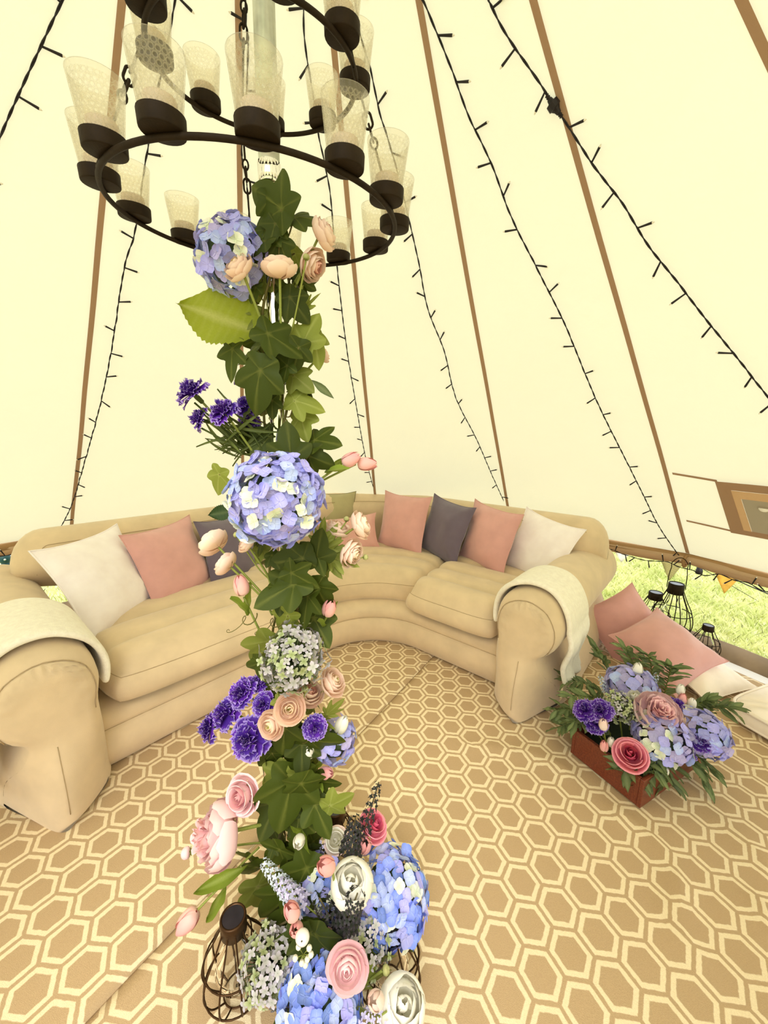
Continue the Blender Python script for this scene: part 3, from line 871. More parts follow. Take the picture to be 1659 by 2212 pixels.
# ---------------------------------------------------------------- candle chandelier around the pole
CH1 = dict(c=Vector((-0.234, 0.80, 1.584)), r=0.245, n=Vector((0.024, -0.098, 1)).normalized())
CH2 = dict(c=Vector((-0.231, 0.80, 1.812)), r=0.169, n=Vector((0.011, -0.124, 1)).normalized())
chand = thing('candle_chandelier', 'black iron two-tier ring chandelier with dimpled glass candle cups around the pole', 'chandelier', T(PX, PY, 1.5))
CT = T(-PX, -PY, -1.5)
def ring_frame(C):
    n = C['n']; e1 = Vector((1, 0, 0)) - n * n.x; e1.normalize(); e2 = n.cross(e1)
    return T(C['c']) @ Matrix((e1, e2, n)).transposed().to_4x4()
cup_me = mesh('candle_cup', *lathe([(0.001, 0.0), (0.0255, 0.0), (0.0266, 0.0003), (0.0272, 0.0012), (0.0274, 0.002), (0.0280, 0.0175), (0.0278, 0.0182), (0.0264, 0.0182), (0.0260, 0.017), (0.0255, 0.006), (0.001, 0.005)], 28), M_IRON)
def glass_profile():
    out = [(0.0235, 0.007), (0.0250, 0.02), (0.0283, 0.045), (0.0320, 0.072), (0.0332, 0.0795), (0.0330, 0.081), (0.0318, 0.080)]
    inn = [(0.0305, 0.072), (0.0268, 0.045), (0.0235, 0.02), (0.0222, 0.010), (0.001, 0.0095)]
    return out + inn
def glass_cup_mesh():
    # dimpled outer wall: rows of staggered dents in real geometry
    n, rows = 54, 26; V = []
    for i in range(rows + 1):
        z = 0.007 + (0.078 - 0.007) * i / rows; r = 0.0235 + (0.0330 - 0.0235) * ((z - 0.007) / 0.071)
        for k in range(n):
            a = 2 * PI * (k + 0.0) / n
            d = math.cos(a * 27 + (PI if (i // 2) % 2 else 0)) * (1 if 1 < i < rows - 3 else 0)
            r2 = r - 0.0006 * max(0, d) * (1 if i % 2 else 0.4)
            V.append((r2 * math.cos(a), r2 * math.sin(a), z))
    for (r, z) in [(0.0332, 0.0795), (0.0330, 0.081), (0.0318, 0.080), (0.0305, 0.072), (0.0268, 0.045), (0.0235, 0.02), (0.0222, 0.010), (0.0005, 0.0095)]:
        for k in range(n):
            a = 2 * PI * k / n; V.append((r * math.cos(a), r * math.sin(a), z))
    F = grid_faces(rows + 9, n, wrap_m=True); F.append(tuple(range(n))[::-1])
    return mesh('glass_shade', V, F, M_GLASS)
glass_me = glass_cup_mesh()
cand_me = mesh('candle', *lathe([(0.0005, 0.0105), (0.019, 0.0105), (0.0195, 0.012), (0.0195, 0.033), (0.018, 0.035), (0.006, 0.0335), (0.0005, 0.0335)], 20), M_CANDLE)
wick_me = mesh('wick', *tube([(0, 0, 0.027), (0.0006, 0, 0.034)], 0.0007, 5), M_IRON)
def tier(C, angs):
    RF = CT @ ring_frame(C)
    pts = [(C['r'] * math.cos(2 * PI * k / 96), C['r'] * math.sin(2 * PI * k / 96), 0) for k in range(96)]
    ob('hoop', mesh('hoop', *tube(pts, 0.0042, 8, closed=True), M_IRON), chand, RF)
    for a in angs:
        a = R(a); M_ = RF @ T(C['r'] * math.cos(a), C['r'] * math.sin(a), 0.004) @ Matrix.Rotation(a * 3, 4, 'Z')
        c = ob('candle_cup', cup_me, chand, M_)
        ob('glass_shade', glass_me, c); ob('candle', cand_me, c)
tier(CH1, [-129, -101.5, -74, -46, -21, 5, 33, 62, 92, 120, 147, 175.5, -155.5])
tier(CH2, [-138, -176, 142.5, 98, 58, 13, -25, -62, -100])
# chains: elongated links between the tiers and up to the pole head
def link_mesh(L, w, r=0.0021):
    pts = []
    for k in range(9): a = PI * k / 8; pts.append((w / 2 * math.cos(a), 0, L / 2 - w / 2 + w / 2 * math.sin(a)))
    for k in range(9): a = PI + PI * k / 8; pts.append((w / 2 * math.cos(a), 0, -L / 2 + w / 2 + w / 2 * math.sin(a)))
    return mesh('chain_link', *tube(pts, r, 6, closed=True), M_IRON)
lk_long = link_mesh(0.105, 0.014); lk_short = link_mesh(0.026, 0.014)
rod_me = {}
def chain(a, b):
    a = Vector(a); b = Vector(b); d = (b - a); L = d.length; d.normalize(); pos = 0.0; i = 0
    while pos < L - 0.012:
        long = i % 3 == 1
        if long:
            ln = min(0.11, L - pos)
            # drawn rod with an eye at each end
            mb = MB()
            for s in (-1, 1):
                eye = [(0.006 * math.cos(t), 0, s * (ln / 2 - 0.009) + 0.009 * math.sin(t)) for t in np.linspace(0, 2 * PI, 13)[:-1]]
                mb.add(*tube(eye, 0.0019, 6, closed=True))
            mb.add(*tube([(0, 0, -ln / 2 + 0.017), (0, 0, ln / 2 - 0.017)], 0.0021, 6))
            me = mb.mesh('chain_rod', M_IRON); nm = 'chain_rod'; step = ln - 0.006
        else:
            me, nm, step, ln = lk_short, 'chain_link', 0.020, 0.026
        M_ = CT @ frame(a + d * (pos + ln / 2), d, (i % 2) * PI / 2)
        ob(nm, me, chand, M_); pos += step; i += 1
def ring_pt(C, ang, dz=0.004):
    return ring_frame(C) @ Vector((C['r'] * math.cos(R(ang)), C['r'] * math.sin(R(ang)), dz))
for a1, a2 in ((-141, -150), (-8, -8), (112, 118)):
    chain(ring_pt(CH1, a1), ring_pt(CH2, a2, -0.004))
    chain(ring_pt(CH2, a2), (PX + 0.03 * math.cos(R(a2)), PY + 0.03 * math.sin(R(a2)), 2.35))
v, f = lathe([(PR + 0.001, -0.012), (PR + 0.012, -0.01), (PR + 0.012, 0.01), (PR + 0.001, 0.012)], 24)
ob('pole_clamp', mesh('pole_clamp', v, f, M_IRON), chand, CT @ T(PX, PY, 2.36))

# ---------------------------------------------------------------- fairy-light strands hanging inside the canvas
bulb_me = None
def led_meshes():
    b = MB(); b.add(*tube([(0, 0, 0), (0, 0, 0.006), (0, 0, 0.020)], [0.0016, 0.0021, 0.0024], 6))
    return b.mesh('led_holder', M_BLKPL)
M_LED = mat('clear_led', (0.85, 0.82, 0.72), 0.3, var=0.02)
led_me = mesh('led_holder', *tube([(0, 0, 0), (0, 0, 0.012), (0, 0, 0.04), (0, 0, 0.043)], [0.0026, 0.0029, 0.0038, 0.0034], 7), M_BLKPL)
tip_me = mesh('led_tip', *lathe([(0.003, 0.042), (0.0024, 0.047), (0.0005, 0.050)], 8), M_LED)
def strand(label, pix, spacing, inset=0.045, seed=1, plug=None, pts=None, plug_at=None):
    P = pts or [cone_px(x, y, inset) for x, y in pix]
    if pts is None:      # carry the strand on up to the pole head (and down to the eave where it leaves the picture)
        def cp(p): return math.atan2(p.y - PY, p.x - PX), (APEX - p.z) / (APEX - EAVE_Z)
        a0, t0 = cp(P[0])
        P = [cone_pt(a0, t0 * k + 0.05 * (1 - k), inset) for k in (0.0, 0.35, 0.7)] + P
        a1, t1 = cp(P[-1]); ap, tp = cp(P[-2])
        if t1 < 0.8:
            for k in (0.4, 0.75, 1.0):
                P.append(cone_pt(a1 + (a1 - ap) * k, t1 + (0.97 - t1) * k, inset))
    P = spline(P, 8)
    # resample evenly
    D = [0]
    for a, b in zip(P[:-1], P[1:]): D.append(D[-1] + (b - a).length)
    def at(s):
        for i in range(len(D) - 1):
            if D[i + 1] >= s: return P[i].lerp(P[i + 1], (s - D[i]) / max(1e-9, D[i + 1] - D[i]))
        return P[-1].copy()
    L = D[-1]; t = thing('fairy_light_strand', label, 'string lights', T(P[0]))
    O = T(-P[0]); n = max(20, int(L / 0.012)); rr = random.Random(seed)
    mb = MB(); base = [at(L * i / n) for i in range(n + 1)]
    for ph in (0, PI):      # two wires twisted round each other
        pts2 = []
        for i, p in enumerate(base):
            tg = (base[min(i + 1, n)] - base[max(i - 1, 0)]).normalized(); x = tg.orthogonal().normalized(); y = tg.cross(x)
            a = i * 0.8 + ph; wob = 0.0025 * nz(i * 0.23, seed)
            pts2.append(p + x * (0.0016 * math.cos(a) + wob) + y * (0.0016 * math.sin(a)) - P[0])
        mb.add(*tube(pts2, 0.0017, 5))
    ob('twisted_wire', mb.mesh('twisted_wire', M_BLKPL), t)
    s = spacing * 0.5; k = 0
    while s < L:
        p = at(s); tg = (at(min(L, s + 0.01)) - at(max(0, s - 0.01))).normalized()
        inw = (Vector((PX, PY, p.z)) - p).normalized(); side = tg.cross(inw).normalized()
        dirn = (side * (1 if rr.random() < 0.55 else -1) * rr.uniform(0.6, 1.0) + tg * rr.uniform(-0.6, 0.8) + inw * rr.uniform(-0.1, 0.5)).normalized()
        h = ob('led_holder', led_me, t, O @ frame(p, dirn)); ob('led_tip', tip_me, h)
        s += spacing * rr.uniform(0.8, 1.2); k += 1
    if plug_at:
        tgt = cone_px(*plug_at, inset); plug = min(range(200), key=lambda k: (at(L * k / 200) - tgt).length) / 200
        p = at(plug * L); tg = (at(plug * L + 0.02) - at(plug * L - 0.02)).normalized()
        mb = MB(); mb.add(*lathe([(0.003, -0.035), (0.006, -0.034), (0.004, -0.03), (0.006, -0.028), (0.0045, -0.024), (0.0065, -0.022), (0.008, -0.014), (0.016, -0.012), (0.017, 0.004), (0.013, 0.006), (0.008, 0.014), (0.0065, 0.022), (0.0045, 0.024), (0.006, 0.028), (0.004, 0.03), (0.006, 0.034), (0.003, 0.035)], 10))
        ob('plug_connector', mb.mesh('plug_connector', M_BLKPL, smooth=False), t, O @ frame(p, tg))
    return t
strand('black fairy-light strand at the far left edge of the canvas', [(160, -60), (135, 0), (92, 92), (40, 205), (0, 297), (-40, 400)], 0.125, seed=1)
strand('black fairy-light strand descending behind the left side of the chandelier', [(385, -80), (372, 40), (350, 150), (320, 310), (292, 500), (268, 580), (240, 760), (215, 880), (185, 990), (155, 1090), (125, 1150)], 0.125, seed=2)
strand('black fairy-light strand hanging just left of the silver pole', [(530, -60), (532, 60), (536, 90), (530, 250), (522, 330), (535, 420), (545, 620), (552, 800), (560, 1000), (575, 1080)], 0.125, seed=3)
strand('black fairy-light strand just right of the silver pole', [(654, -60), (656, 60), (662, 120), (672, 180), (690, 300), (712, 410), (722, 520), (735, 640), (750, 760), (770, 880), (788, 980), (806, 1052)], 0.125, seed=4)
strand('black fairy-light strand ending behind the right grey cushion', [(760, -60), (775, 60), (800, 150), (822, 250), (850, 340), (880, 460), (905, 570), (925, 670), (960, 760), (985, 860), (1030, 950), (1060, 1020), (1088, 1082)], 0.125, seed=5)
strand('black fairy-light strand running down to the wire lantern at the right', [(900, -40), (920, 15), (972, 140), (1012, 250), (1062, 355), (1105, 470), (1160, 580), (1220, 700), (1265, 810), (1300, 890), (1345, 980), (1385, 1060), (1425, 1140), (1470, 1205)], 0.125, seed=6)
strand('black fairy-light strand with a plug connector at the upper right', [(1030, -60), (1055, 0), (1098, 82), (1165, 178), (1192, 222), (1220, 262), (1285, 362), (1345, 440), (1400, 530), (1460, 605), (1525, 690), (1590, 770), (1659, 858), (1720, 930)], 0.125, seed=7, plug=None, plug_at=(1194, 225))
# strand along the eave
pts = []
for az in np.linspace(16, 50, 24):
    pts.append(Vector((PX + (EAVE_R - 0.085) * math.cos(R(az)), PY + (EAVE_R - 0.085) * math.sin(R(az)), EAVE_Z - 0.066 + 0.010 * math.sin(az * 0.9) + 0.008 * math.sin(az * 2.3))))
strand('black fairy lights running along the rolled wall under the right eave', None, 0.07, seed=8, pts=pts)
pts = []
for az in np.linspace(139, 158, 12):
    pts.append(Vector((PX + (EAVE_R - 0.085) * math.cos(R(az)), PY + (EAVE_R - 0.085) * math.sin(R(az)), EAVE_Z - 0.055 + 0.006 * math.sin(az * 0.9))))
strand('black fairy lights running along the rolled wall at the left eave', None, 0.12, seed=9, pts=pts)

# ---------------------------------------------------------------- wire lanterns
def lantern(label, base, R0, H, m, yaw=0.0, handle=True, tilt=(0, 0)):
    """pear-shaped wire cage with a solar cap and a glass bulb inside"""
    t = thing('wire_lantern', label, 'lantern', T(base) @ Matrix.Rotation(tilt[0], 4, 'X') @ Matrix.Rotation(tilt[1], 4, 'Y') @ Matrix.Rotation(yaw, 4, 'Z'))
    cr = R0 * 0.37
    prof = spline([(R0 * 0.42, 0.003, 0), (R0 * 0.80, H * 0.10, 0), (R0, H * 0.30, 0), (R0 * 0.88, H * 0.52, 0), (R0 * 0.58, H * 0.72, 0), (cr, H * 0.88, 0), (cr * 0.98, H * 0.92, 0)], 5)
    wr = 0.0019 if H < 0.3 else 0.0027
    wire = mesh('cage_wire', *tube([(p.x, 0, p.y) for p in prof], wr, 5), m)
    for k in range(10): ob('cage_wire', wire, t, Matrix.Rotation(2 * PI * k / 10, 4, 'Z'))
    def hoop(z, r): return mesh('cage_hoop', *tube([(r * math.cos(2 * PI * k / 32), r * math.sin(2 * PI * k / 32), z) for k in range(32)], wr, 5, closed=True), m)
    for (z, r) in ((0.003, R0 * 0.42), (H * 0.20, R0 * 0.945), (H * 0.50, R0 * 0.90)): ob('cage_hoop', hoop(z, r), t)
    cap = lathe([(cr * 0.9, H * 0.82), (cr * 1.02, H * 0.825), (cr * 1.02, H * 0.985), (cr * 0.97, H), (cr * 0.86, H), (cr * 0.84, H * 0.99), (0.0005, H * 0.99)], 28)
    c = ob('cap', mesh('cap', *cap, m), t)
    ob('solar_panel', mesh('solar_panel', *lathe([(0.0005, H * 0.993), (cr * 0.82, H * 0.993)], 24), mat('solar_cell', (0.02, 0.02, 0.025), 0.15, 0.0, 0.2, 40, spec=0.6)), c)
    bulb = lathe([(cr * 0.62, H * 0.84), (cr * 0.64, H * 0.70), (R0 * 0.52, H * 0.5), (R0 * 0.62, H * 0.36), (R0 * 0.5, H * 0.2), (R0 * 0.2, H * 0.11), (0.0005, H * 0.10), (0.0005, H * 0.105), (R0 * 0.19, H * 0.118), (R0 * 0.485, H * 0.205), (R0 * 0.605, H * 0.36), (R0 * 0.505, H * 0.5), (cr * 0.60, H * 0.70), (cr * 0.58, H * 0.84)], 24)
    ob('glass_bulb', mesh('glass_bulb', *bulb, M_CLEAR), t)
    if handle:
        hp = []
        hr = cr * 1.12
        for k in range(17):
            a = PI * k / 16; hp.append((hr * math.cos(a) * (1.25 if 3 < k < 13 else 1.0), 0, H * 0.92 + H * 0.52 * math.sin(a) ** 0.7))
        ob('handle', mesh('handle', *tube(spline(hp, 3), wr * 0.9, 5), m), t)
        for s in (-1, 1):
            ev = [(s * (hr - 0.001) + 0.004 * math.cos(b), 0, H * 0.915 + 0.004 * math.sin(b)) for b in np.linspace(0, 2 * PI, 9)[:-1]]
            ob('handle_eye', mesh('handle_eye', *tube(ev, 0.0011, 5, closed=True), m), t)
    return t
# ---------------------------------------------------------------- lanterns and things outside
lantern('bronze wire lantern on the carpet left of the pole foot', at_z(515, 2138, 0.012), 0.070, 0.205, M_BRONZE, 0.2, False)
lantern('bronze wire lantern half hidden behind the flowers at the pole foot', at_y(722, 1960, 0.875).to_2d().to_3d() + Vector((0.005, 0, 0.012)), 0.075, 0.20, M_BRONZE, 0.5, False)
lantern('bronze wire lantern on the right of the pole foot behind the white rose', at_z(838, 2125, 0.012), 0.072, 0.18, M_BRONZE, 0.9, False)
lantern('large black wire lantern with a carrying handle by the open tent wall', Vector((1.755, 2.19, 0.012)), 0.108, 0.36, M_IRON, R(150))
lantern('black wire lantern half hidden behind the rear pink floor cushion', Vector((1.70, 2.27, 0.012)), 0.10, 0.27, M_IRON, 0.3, False)
lantern('small black wire lantern on the groundsheet right of the floor cushions', Vector((1.82, 2.00, 0.012)), 0.07, 0.19, M_IRON, 1.0, False)

def flag_mat(name, a, b_, sc):
    m, t, b = newmat(name)
    co = t.new('ShaderNodeTexCoord'); ck = t.new('ShaderNodeTexChecker'); ck.inputs['Scale'].default_value = sc
    ck.inputs['Color1'].default_value = (*a, 1); ck.inputs['Color2'].default_value = (*b_, 1)
    t.link(co.outputs['Object'], ck.inputs['Vector']); t.link(ck.outputs[0], b.inputs['Base Color']); b.inputs['Roughness'].default_value = 0.9
    return m
def flag(label, px, py, wpx, hpx, y, m, lean=0.0, to=None):
    p = at_y(px, py, y); sc = (p - EYE).dot(_F) / FPX; w, h = wpx * sc, hpx * sc
    t = thing('bunting_flag', label, 'bunting', T(p), 'bunting outside the tent')
    V = []; n = 6
    dv = Vector((p.x, p.y, 0)).normalized(); sx = Vector((dv.y, -dv.x, 0))
    for i in range(n + 1):
        v_ = i / n; ww = w / 2 * (1 - v_) + 0.002
        for j in range(5):
            u = -1 + j / 2
            V.append(sx * (u * ww + lean * v_ * w) + dv * (0.006 * math.sin(u * 3 + v_ * 4)) + Vector((0, 0, -v_ * h)))
    o = ob('pennant', mesh('pennant', V, grid_faces(n + 1, 5), m), t); md = o.modifiers.new('t', 'SOLIDIFY'); md.thickness = 0.0015
    ob('tape', mesh('tape', *tube([sx * (-w * 0.62), sx * (w * 0.62)] + ([to - p] if to is not None else []), 0.003, 5), M_CREAM), t)
flag('olive woven bunting flag above the large lantern', 1452, 1212, 40, 44, 2.75, flag_mat('olive_weave', (0.30, 0.26, 0.09), (0.44, 0.38, 0.16), 160))
flag('mustard yellow bunting flag right of the festoon bulb', 1572, 1240, 42, 44, 2.6, mat('mustard_cotton', (0.85, 0.55, 0.12), 0.9, trans=0.4))
flag('white lace bunting flag beside the sofa arm', 1345, 1190, 32, 26, 2.95, mat('white_lace', (0.9, 0.87, 0.8), 0.9, trans=0.3), to=at_y(1382, 1190, 2.5))
# festoon bulb on its cable
pb = at_y(1511, 1230, 2.5); fb = thing('festoon_bulb', 'clear festoon bulb with a black socket hanging outside the eave', 'light bulb', T(pb))
ob('socket', mesh('socket', *lathe([(0.0005, 0.02), (0.016, 0.02), (0.017, 0.0), (0.020, -0.004), (0.020, -0.03), (0.016, -0.032), (0.0005, -0.032)], 20), M_BLKPL), fb)
ob('glass_bulb', mesh('glass_bulb', *lathe([(0.013, -0.03), (0.014, -0.045), (0.030, -0.075), (0.034, -0.1), (0.026, -0.125), (0.0005, -0.137), (0.0005, -0.135), (0.025, -0.1235), (0.0325, -0.1), (0.0285, -0.075), (0.0125, -0.045), (0.0115, -0.03)], 20), M_CLEAR), fb)
pts = [at_y(x, y, 2.5) - pb for x, y in ((1380, 1190), (1425, 1203), (1470, 1210), (1511, 1214), (1560, 1237), (1610, 1262), (1659, 1283), (1720, 1312))]
ob('cable', mesh('cable', *tube(spline(pts, 4), 0.004, 5), M_BLKPL), fb)
# guy rope with a white runner
g0, g1 = Vector((2.05, 2.5, 0.42)), at_z(1640, 1300, -0.05)
gr = thing('guy_rope', 'thin black guy rope slanting down to the grass', 'rope', T(g0))
ob('cord', mesh('cord', *tube([(0, 0, 0), (g1 - g0)], 0.0022, 5), M_BLKPL), gr)
hk = at_y(1578, 1283, 3.3); pg = thing('tent_peg', 'white hooked peg standing in the grass at the right', 'peg', T(hk.x, hk.y, -0.055))
ob('shaft', mesh('shaft', *tube([(0, 0, 0), (0, 0, hk.z + 0.05)], 0.004, 6), mat('white_plastic', (0.85, 0.87, 0.88), 0.4)), pg)
ob('hook', mesh('hook', *tube([(0.02 * math.cos(a) - 0.02, 0, hk.z + 0.05 + 0.02 * math.sin(a)) for a in np.linspace(0, PI * 1.2, 10)], 0.004, 6), bpy.data.materials['white_plastic']), pg)
# left: green post outside the open wall, with a pale sheet on the grass behind
pp = at_y(10, 1205, 2.62)
gp = thing('garden_post', 'dark green metal post standing outside at the left edge', 'post', T(pp.x, pp.y, -0.055))
M_POST = mat('dark_green_paint', (0.01, 0.055, 0.05), 0.5)
ob('tube', mesh('tube', *lathe([(0.001, 0), (0.024, 0), (0.024, pp.z + 0.045), (0.001, pp.z + 0.045)], 20), M_POST), gp)
ob('clamp', mesh('clamp', *lathe([(0.024, pp.z + 0.02), (0.031, pp.z + 0.03), (0.036, pp.z + 0.05), (0.028, pp.z + 0.075), (0.001, pp.z + 0.08)], 20), M_POST), gp)
ob('bolt', mesh('bolt', *lathe([(0.0005, 0.007), (0.006, 0.006), (0.007, 0)], 10), M_GALV), gp, frame((0.024, -0.024, pp.z + 0.05), (0.6, -0.7, 0)))
sh = at_z(28, 1200, -0.04)
V = []
for i in range(7):
    for j in range(7): V.append((sh.x + (i - 3) * 0.16 - (j - 3) * 0.02, sh.y + (j - 3) * 0.12, -0.045 + 0.012 * nz(i * 0.8, j * 0.8)))
o = ob('ground_sheet', mesh('ground_sheet', V, grid_faces(7, 7), mat('pale_blue_tarp', (0.72, 0.80, 0.92), 0.5))); tag(o, 'pale blue plastic sheet on the grass behind the green post', 'tarpaulin')
o.modifiers.new('t', 'SOLIDIFY').thickness = 0.003

# ---------------------------------------------------------------- flower materials
def petal_mat(name, base, tip, var=0.10, trans=0.3, rough=0.55, p0=0.15, p1=0.95):
    m, t, b = newmat(name)
    at = t.new('ShaderNodeAttribute'); at.attribute_name = 't'
    c = t.ramp(at.outputs['Fac'], [(p0, base), (p1, tip)])
    oi = t.new('ShaderNodeObjectInfo')
    hv = t.new('ShaderNodeHueSaturation'); t.link(c, hv.inputs['Color'])
    t.link(t.math('ADD', 1 - var, t.math('MULTIPLY', oi.outputs['Random'], 2 * var)), hv.inputs['Value'])
    t.link(t.math('ADD', 0.492, t.math('MULTIPLY', oi.outputs['Random'], 0.016)), hv.inputs['Hue'])
    c = hv.outputs[0]
    t.link(c, b.inputs['Base Color']); b.inputs['Roughness'].default_value = rough; b.inputs['Specular IOR Level'].default_value = 0.2
    t.link(t.bump(t.noise(140, 3), 0.12, 0.003), b.inputs['Normal'])
    tr = t.new('ShaderNodeBsdfTranslucent'); t.link(c, tr.inputs[0]); mx = t.new('ShaderNodeMixShader'); mx.inputs[0].default_value = trans * 0.4
    t.link(b.outputs[0], mx.inputs[1]); t.link(tr.outputs[0], mx.inputs[2]); t.link(mx.outputs[0], t.n['Material Output'].inputs[0])
    return m
def leaf_mat(name, col, vein, var=0.25, trans=0.25):
    m, t, b = newmat(name)
    at = t.new('ShaderNodeAttribute'); at.attribute_name = 't'
    oi = t.new('ShaderNodeObjectInfo')
    c = t.mix(at.outputs['Fac'], col, vein)
    c = t.mix(t.math('MULTIPLY', t.noise(45, 4), 0.5), c, tuple(x * 0.55 for x in col))
    hv = t.new('ShaderNodeHueSaturation'); t.link(c, hv.inputs['Color'])
    t.link(t.math('ADD', 1 - var, t.math('MULTIPLY', oi.outputs['Random'], 2 * var)), hv.inputs['Value']); c = hv.outputs[0]
    t.link(c, b.inputs['Base Color']); b.inputs['Roughness'].default_value = 0.5; b.inputs['Specular IOR Level'].default_value = 0.25
    t.link(t.bump(t.math('ADD', t.math('MULTIPLY', at.outputs['Fac'], -1.0), t.noise(160, 3)), 0.2, 0.003), b.inputs['Normal'])
    tr = t.new('ShaderNodeBsdfTranslucent'); t.link(c, tr.inputs[0]); mx = t.new('ShaderNodeMixShader'); mx.inputs[0].default_value = trans
    t.link(b.outputs[0], mx.inputs[1]); t.link(tr.outputs[0], mx.inputs[2]); t.link(mx.outputs[0], t.n['Material Output'].inputs[0])
    return m
M_IVY = leaf_mat('ivy_leaf', (0.060, 0.085, 0.007), (0.20, 0.22, 0.04))
M_IVYL = leaf_mat('young_ivy_leaf', (0.24, 0.28, 0.045), (0.42, 0.44, 0.13))
M_BIGLEAF = leaf_mat('hydrangea_leaf', (0.36, 0.42, 0.035), (0.55, 0.58, 0.16), 0.08, 0.4)
M_DKLEAF = leaf_mat('dark_leaf', (0.035, 0.07, 0.018), (0.09, 0.13, 0.04))
M_TULEAF = leaf_mat('tulip_leaf', (0.30, 0.40, 0.05), (0.42, 0.50, 0.12), 0.15, 0.35)
M_EUC = leaf_mat('willow_leaf', (0.16, 0.23, 0.085), (0.34, 0.40, 0.18), 0.25)
M_FEATH = leaf_mat('carnation_leaf', (0.12, 0.16, 0.03), (0.22, 0.26, 0.08))
M_STEM = mat('green_stem', (0.26, 0.30, 0.06), 0.6, var=0.2)
M_STEMD = mat('brown_stem', (0.10, 0.08, 0.03), 0.7, var=0.2)
M_VINE = mat('vine_stem', (0.14, 0.12, 0.03), 0.7, var=0.2)
PM = dict(
    lilac=petal_mat('lilac_petal', (0.52, 0.51, 0.92), (0.40, 0.40, 0.88), 0.14),
    blue=petal_mat('blue_petal', (0.32, 0.42, 0.92), (0.19, 0.29, 0.80), 0.2),
    cream=petal_mat('cream_petal', (0.80, 0.86, 0.62), (0.93, 0.92, 0.80), 0.06),
    mauve=petal_mat('mauve_petal', (0.54, 0.50, 0.78), (0.46, 0.41, 0.72), 0.14),
    paleblue=petal_mat('pale_blue_petal', (0.58, 0.66, 0.92), (0.42, 0.50, 0.90), 0.12),
    purple=petal_mat('purple_petal', (0.09, 0.02, 0.32), (0.2, 0.07, 0.55), 0.15, 0.2, 0.6, 0.3, 0.86),
    purple_edge=petal_mat('purple_fringed_petal', (0.095, 0.022, 0.34), (0.52, 0.38, 0.84), 0.18, 0.2, 0.6, 0.88, 1.06),
    peach=petal_mat('peach_petal', (0.97, 0.68, 0.50), (0.98, 0.78, 0.66), 0.05, 0.35),
    peach_in=petal_mat('peach_inner_petal', (0.95, 0.80, 0.45), (0.97, 0.72, 0.54), 0.05, 0.35),
    salmon=petal_mat('salmon_petal', (0.90, 0.45, 0.34), (0.92, 0.55, 0.44), 0.06, 0.35),
    pink=petal_mat('pink_petal', (0.97, 0.62, 0.64), (0.98, 0.74, 0.77), 0.05, 0.35),
    pink_in=petal_mat('deep_pink_inner_petal', (0.80, 0.30, 0.36), (0.94, 0.58, 0.60), 0.05, 0.3),
    peony=petal_mat('peony_pink_petal', (0.96, 0.62, 0.62), (0.98, 0.74, 0.75), 0.07, 0.35),
    peony_in=petal_mat('peony_inner_petal', (0.90, 0.48, 0.52), (0.96, 0.62, 0.64), 0.07, 0.3),
    magenta=petal_mat('rose_red_petal', (0.56, 0.04, 0.11), (0.82, 0.16, 0.26), 0.08, 0.25),
    magenta_out=petal_mat('rose_pink_petal', (0.84, 0.20, 0.29), (0.94, 0.38, 0.45), 0.06, 0.25),
    tulip=petal_mat('tulip_pink_petal', (0.96, 0.62, 0.55), (0.93, 0.40, 0.40), 0.05, 0.3),
    white=petal_mat('white_petal', (0.95, 0.92, 0.74), (0.98, 0.95, 0.88), 0.03, 0.35),
    blush=petal_mat('blush_petal', (0.97, 0.88, 0.76), (0.95, 0.70, 0.64), 0.04, 0.35),
    yellowgreen=petal_mat('ranunculus_eye', (0.50, 0.52, 0.08), (0.90, 0.85, 0.35), 0.05, 0.2),
    budgreen=petal_mat('green_bud_petal', (0.26, 0.30, 0.07), (0.52, 0.50, 0.22), 0.1, 0.2),
    heather=petal_mat('dark_heather', (0.020, 0.026, 0.016), (0.045, 0.035, 0.05), 0.2, 0.1),
    lavender=petal_mat('lavender_floret', (0.58, 0.55, 0.80), (0.66, 0.62, 0.88), 0.15),
    greyblue=petal_mat('grey_blue_floret', (0.62, 0.70, 0.78), (0.74, 0.80, 0.90), 0.12),
    al_l=petal_mat('pale_lilac_floret', (0.46, 0.46, 0.40), (0.60, 0.54, 0.64), 0.12),
    al_g=petal_mat('pale_green_floret', (0.34, 0.40, 0.16), (0.54, 0.57, 0.38), 0.12),
)

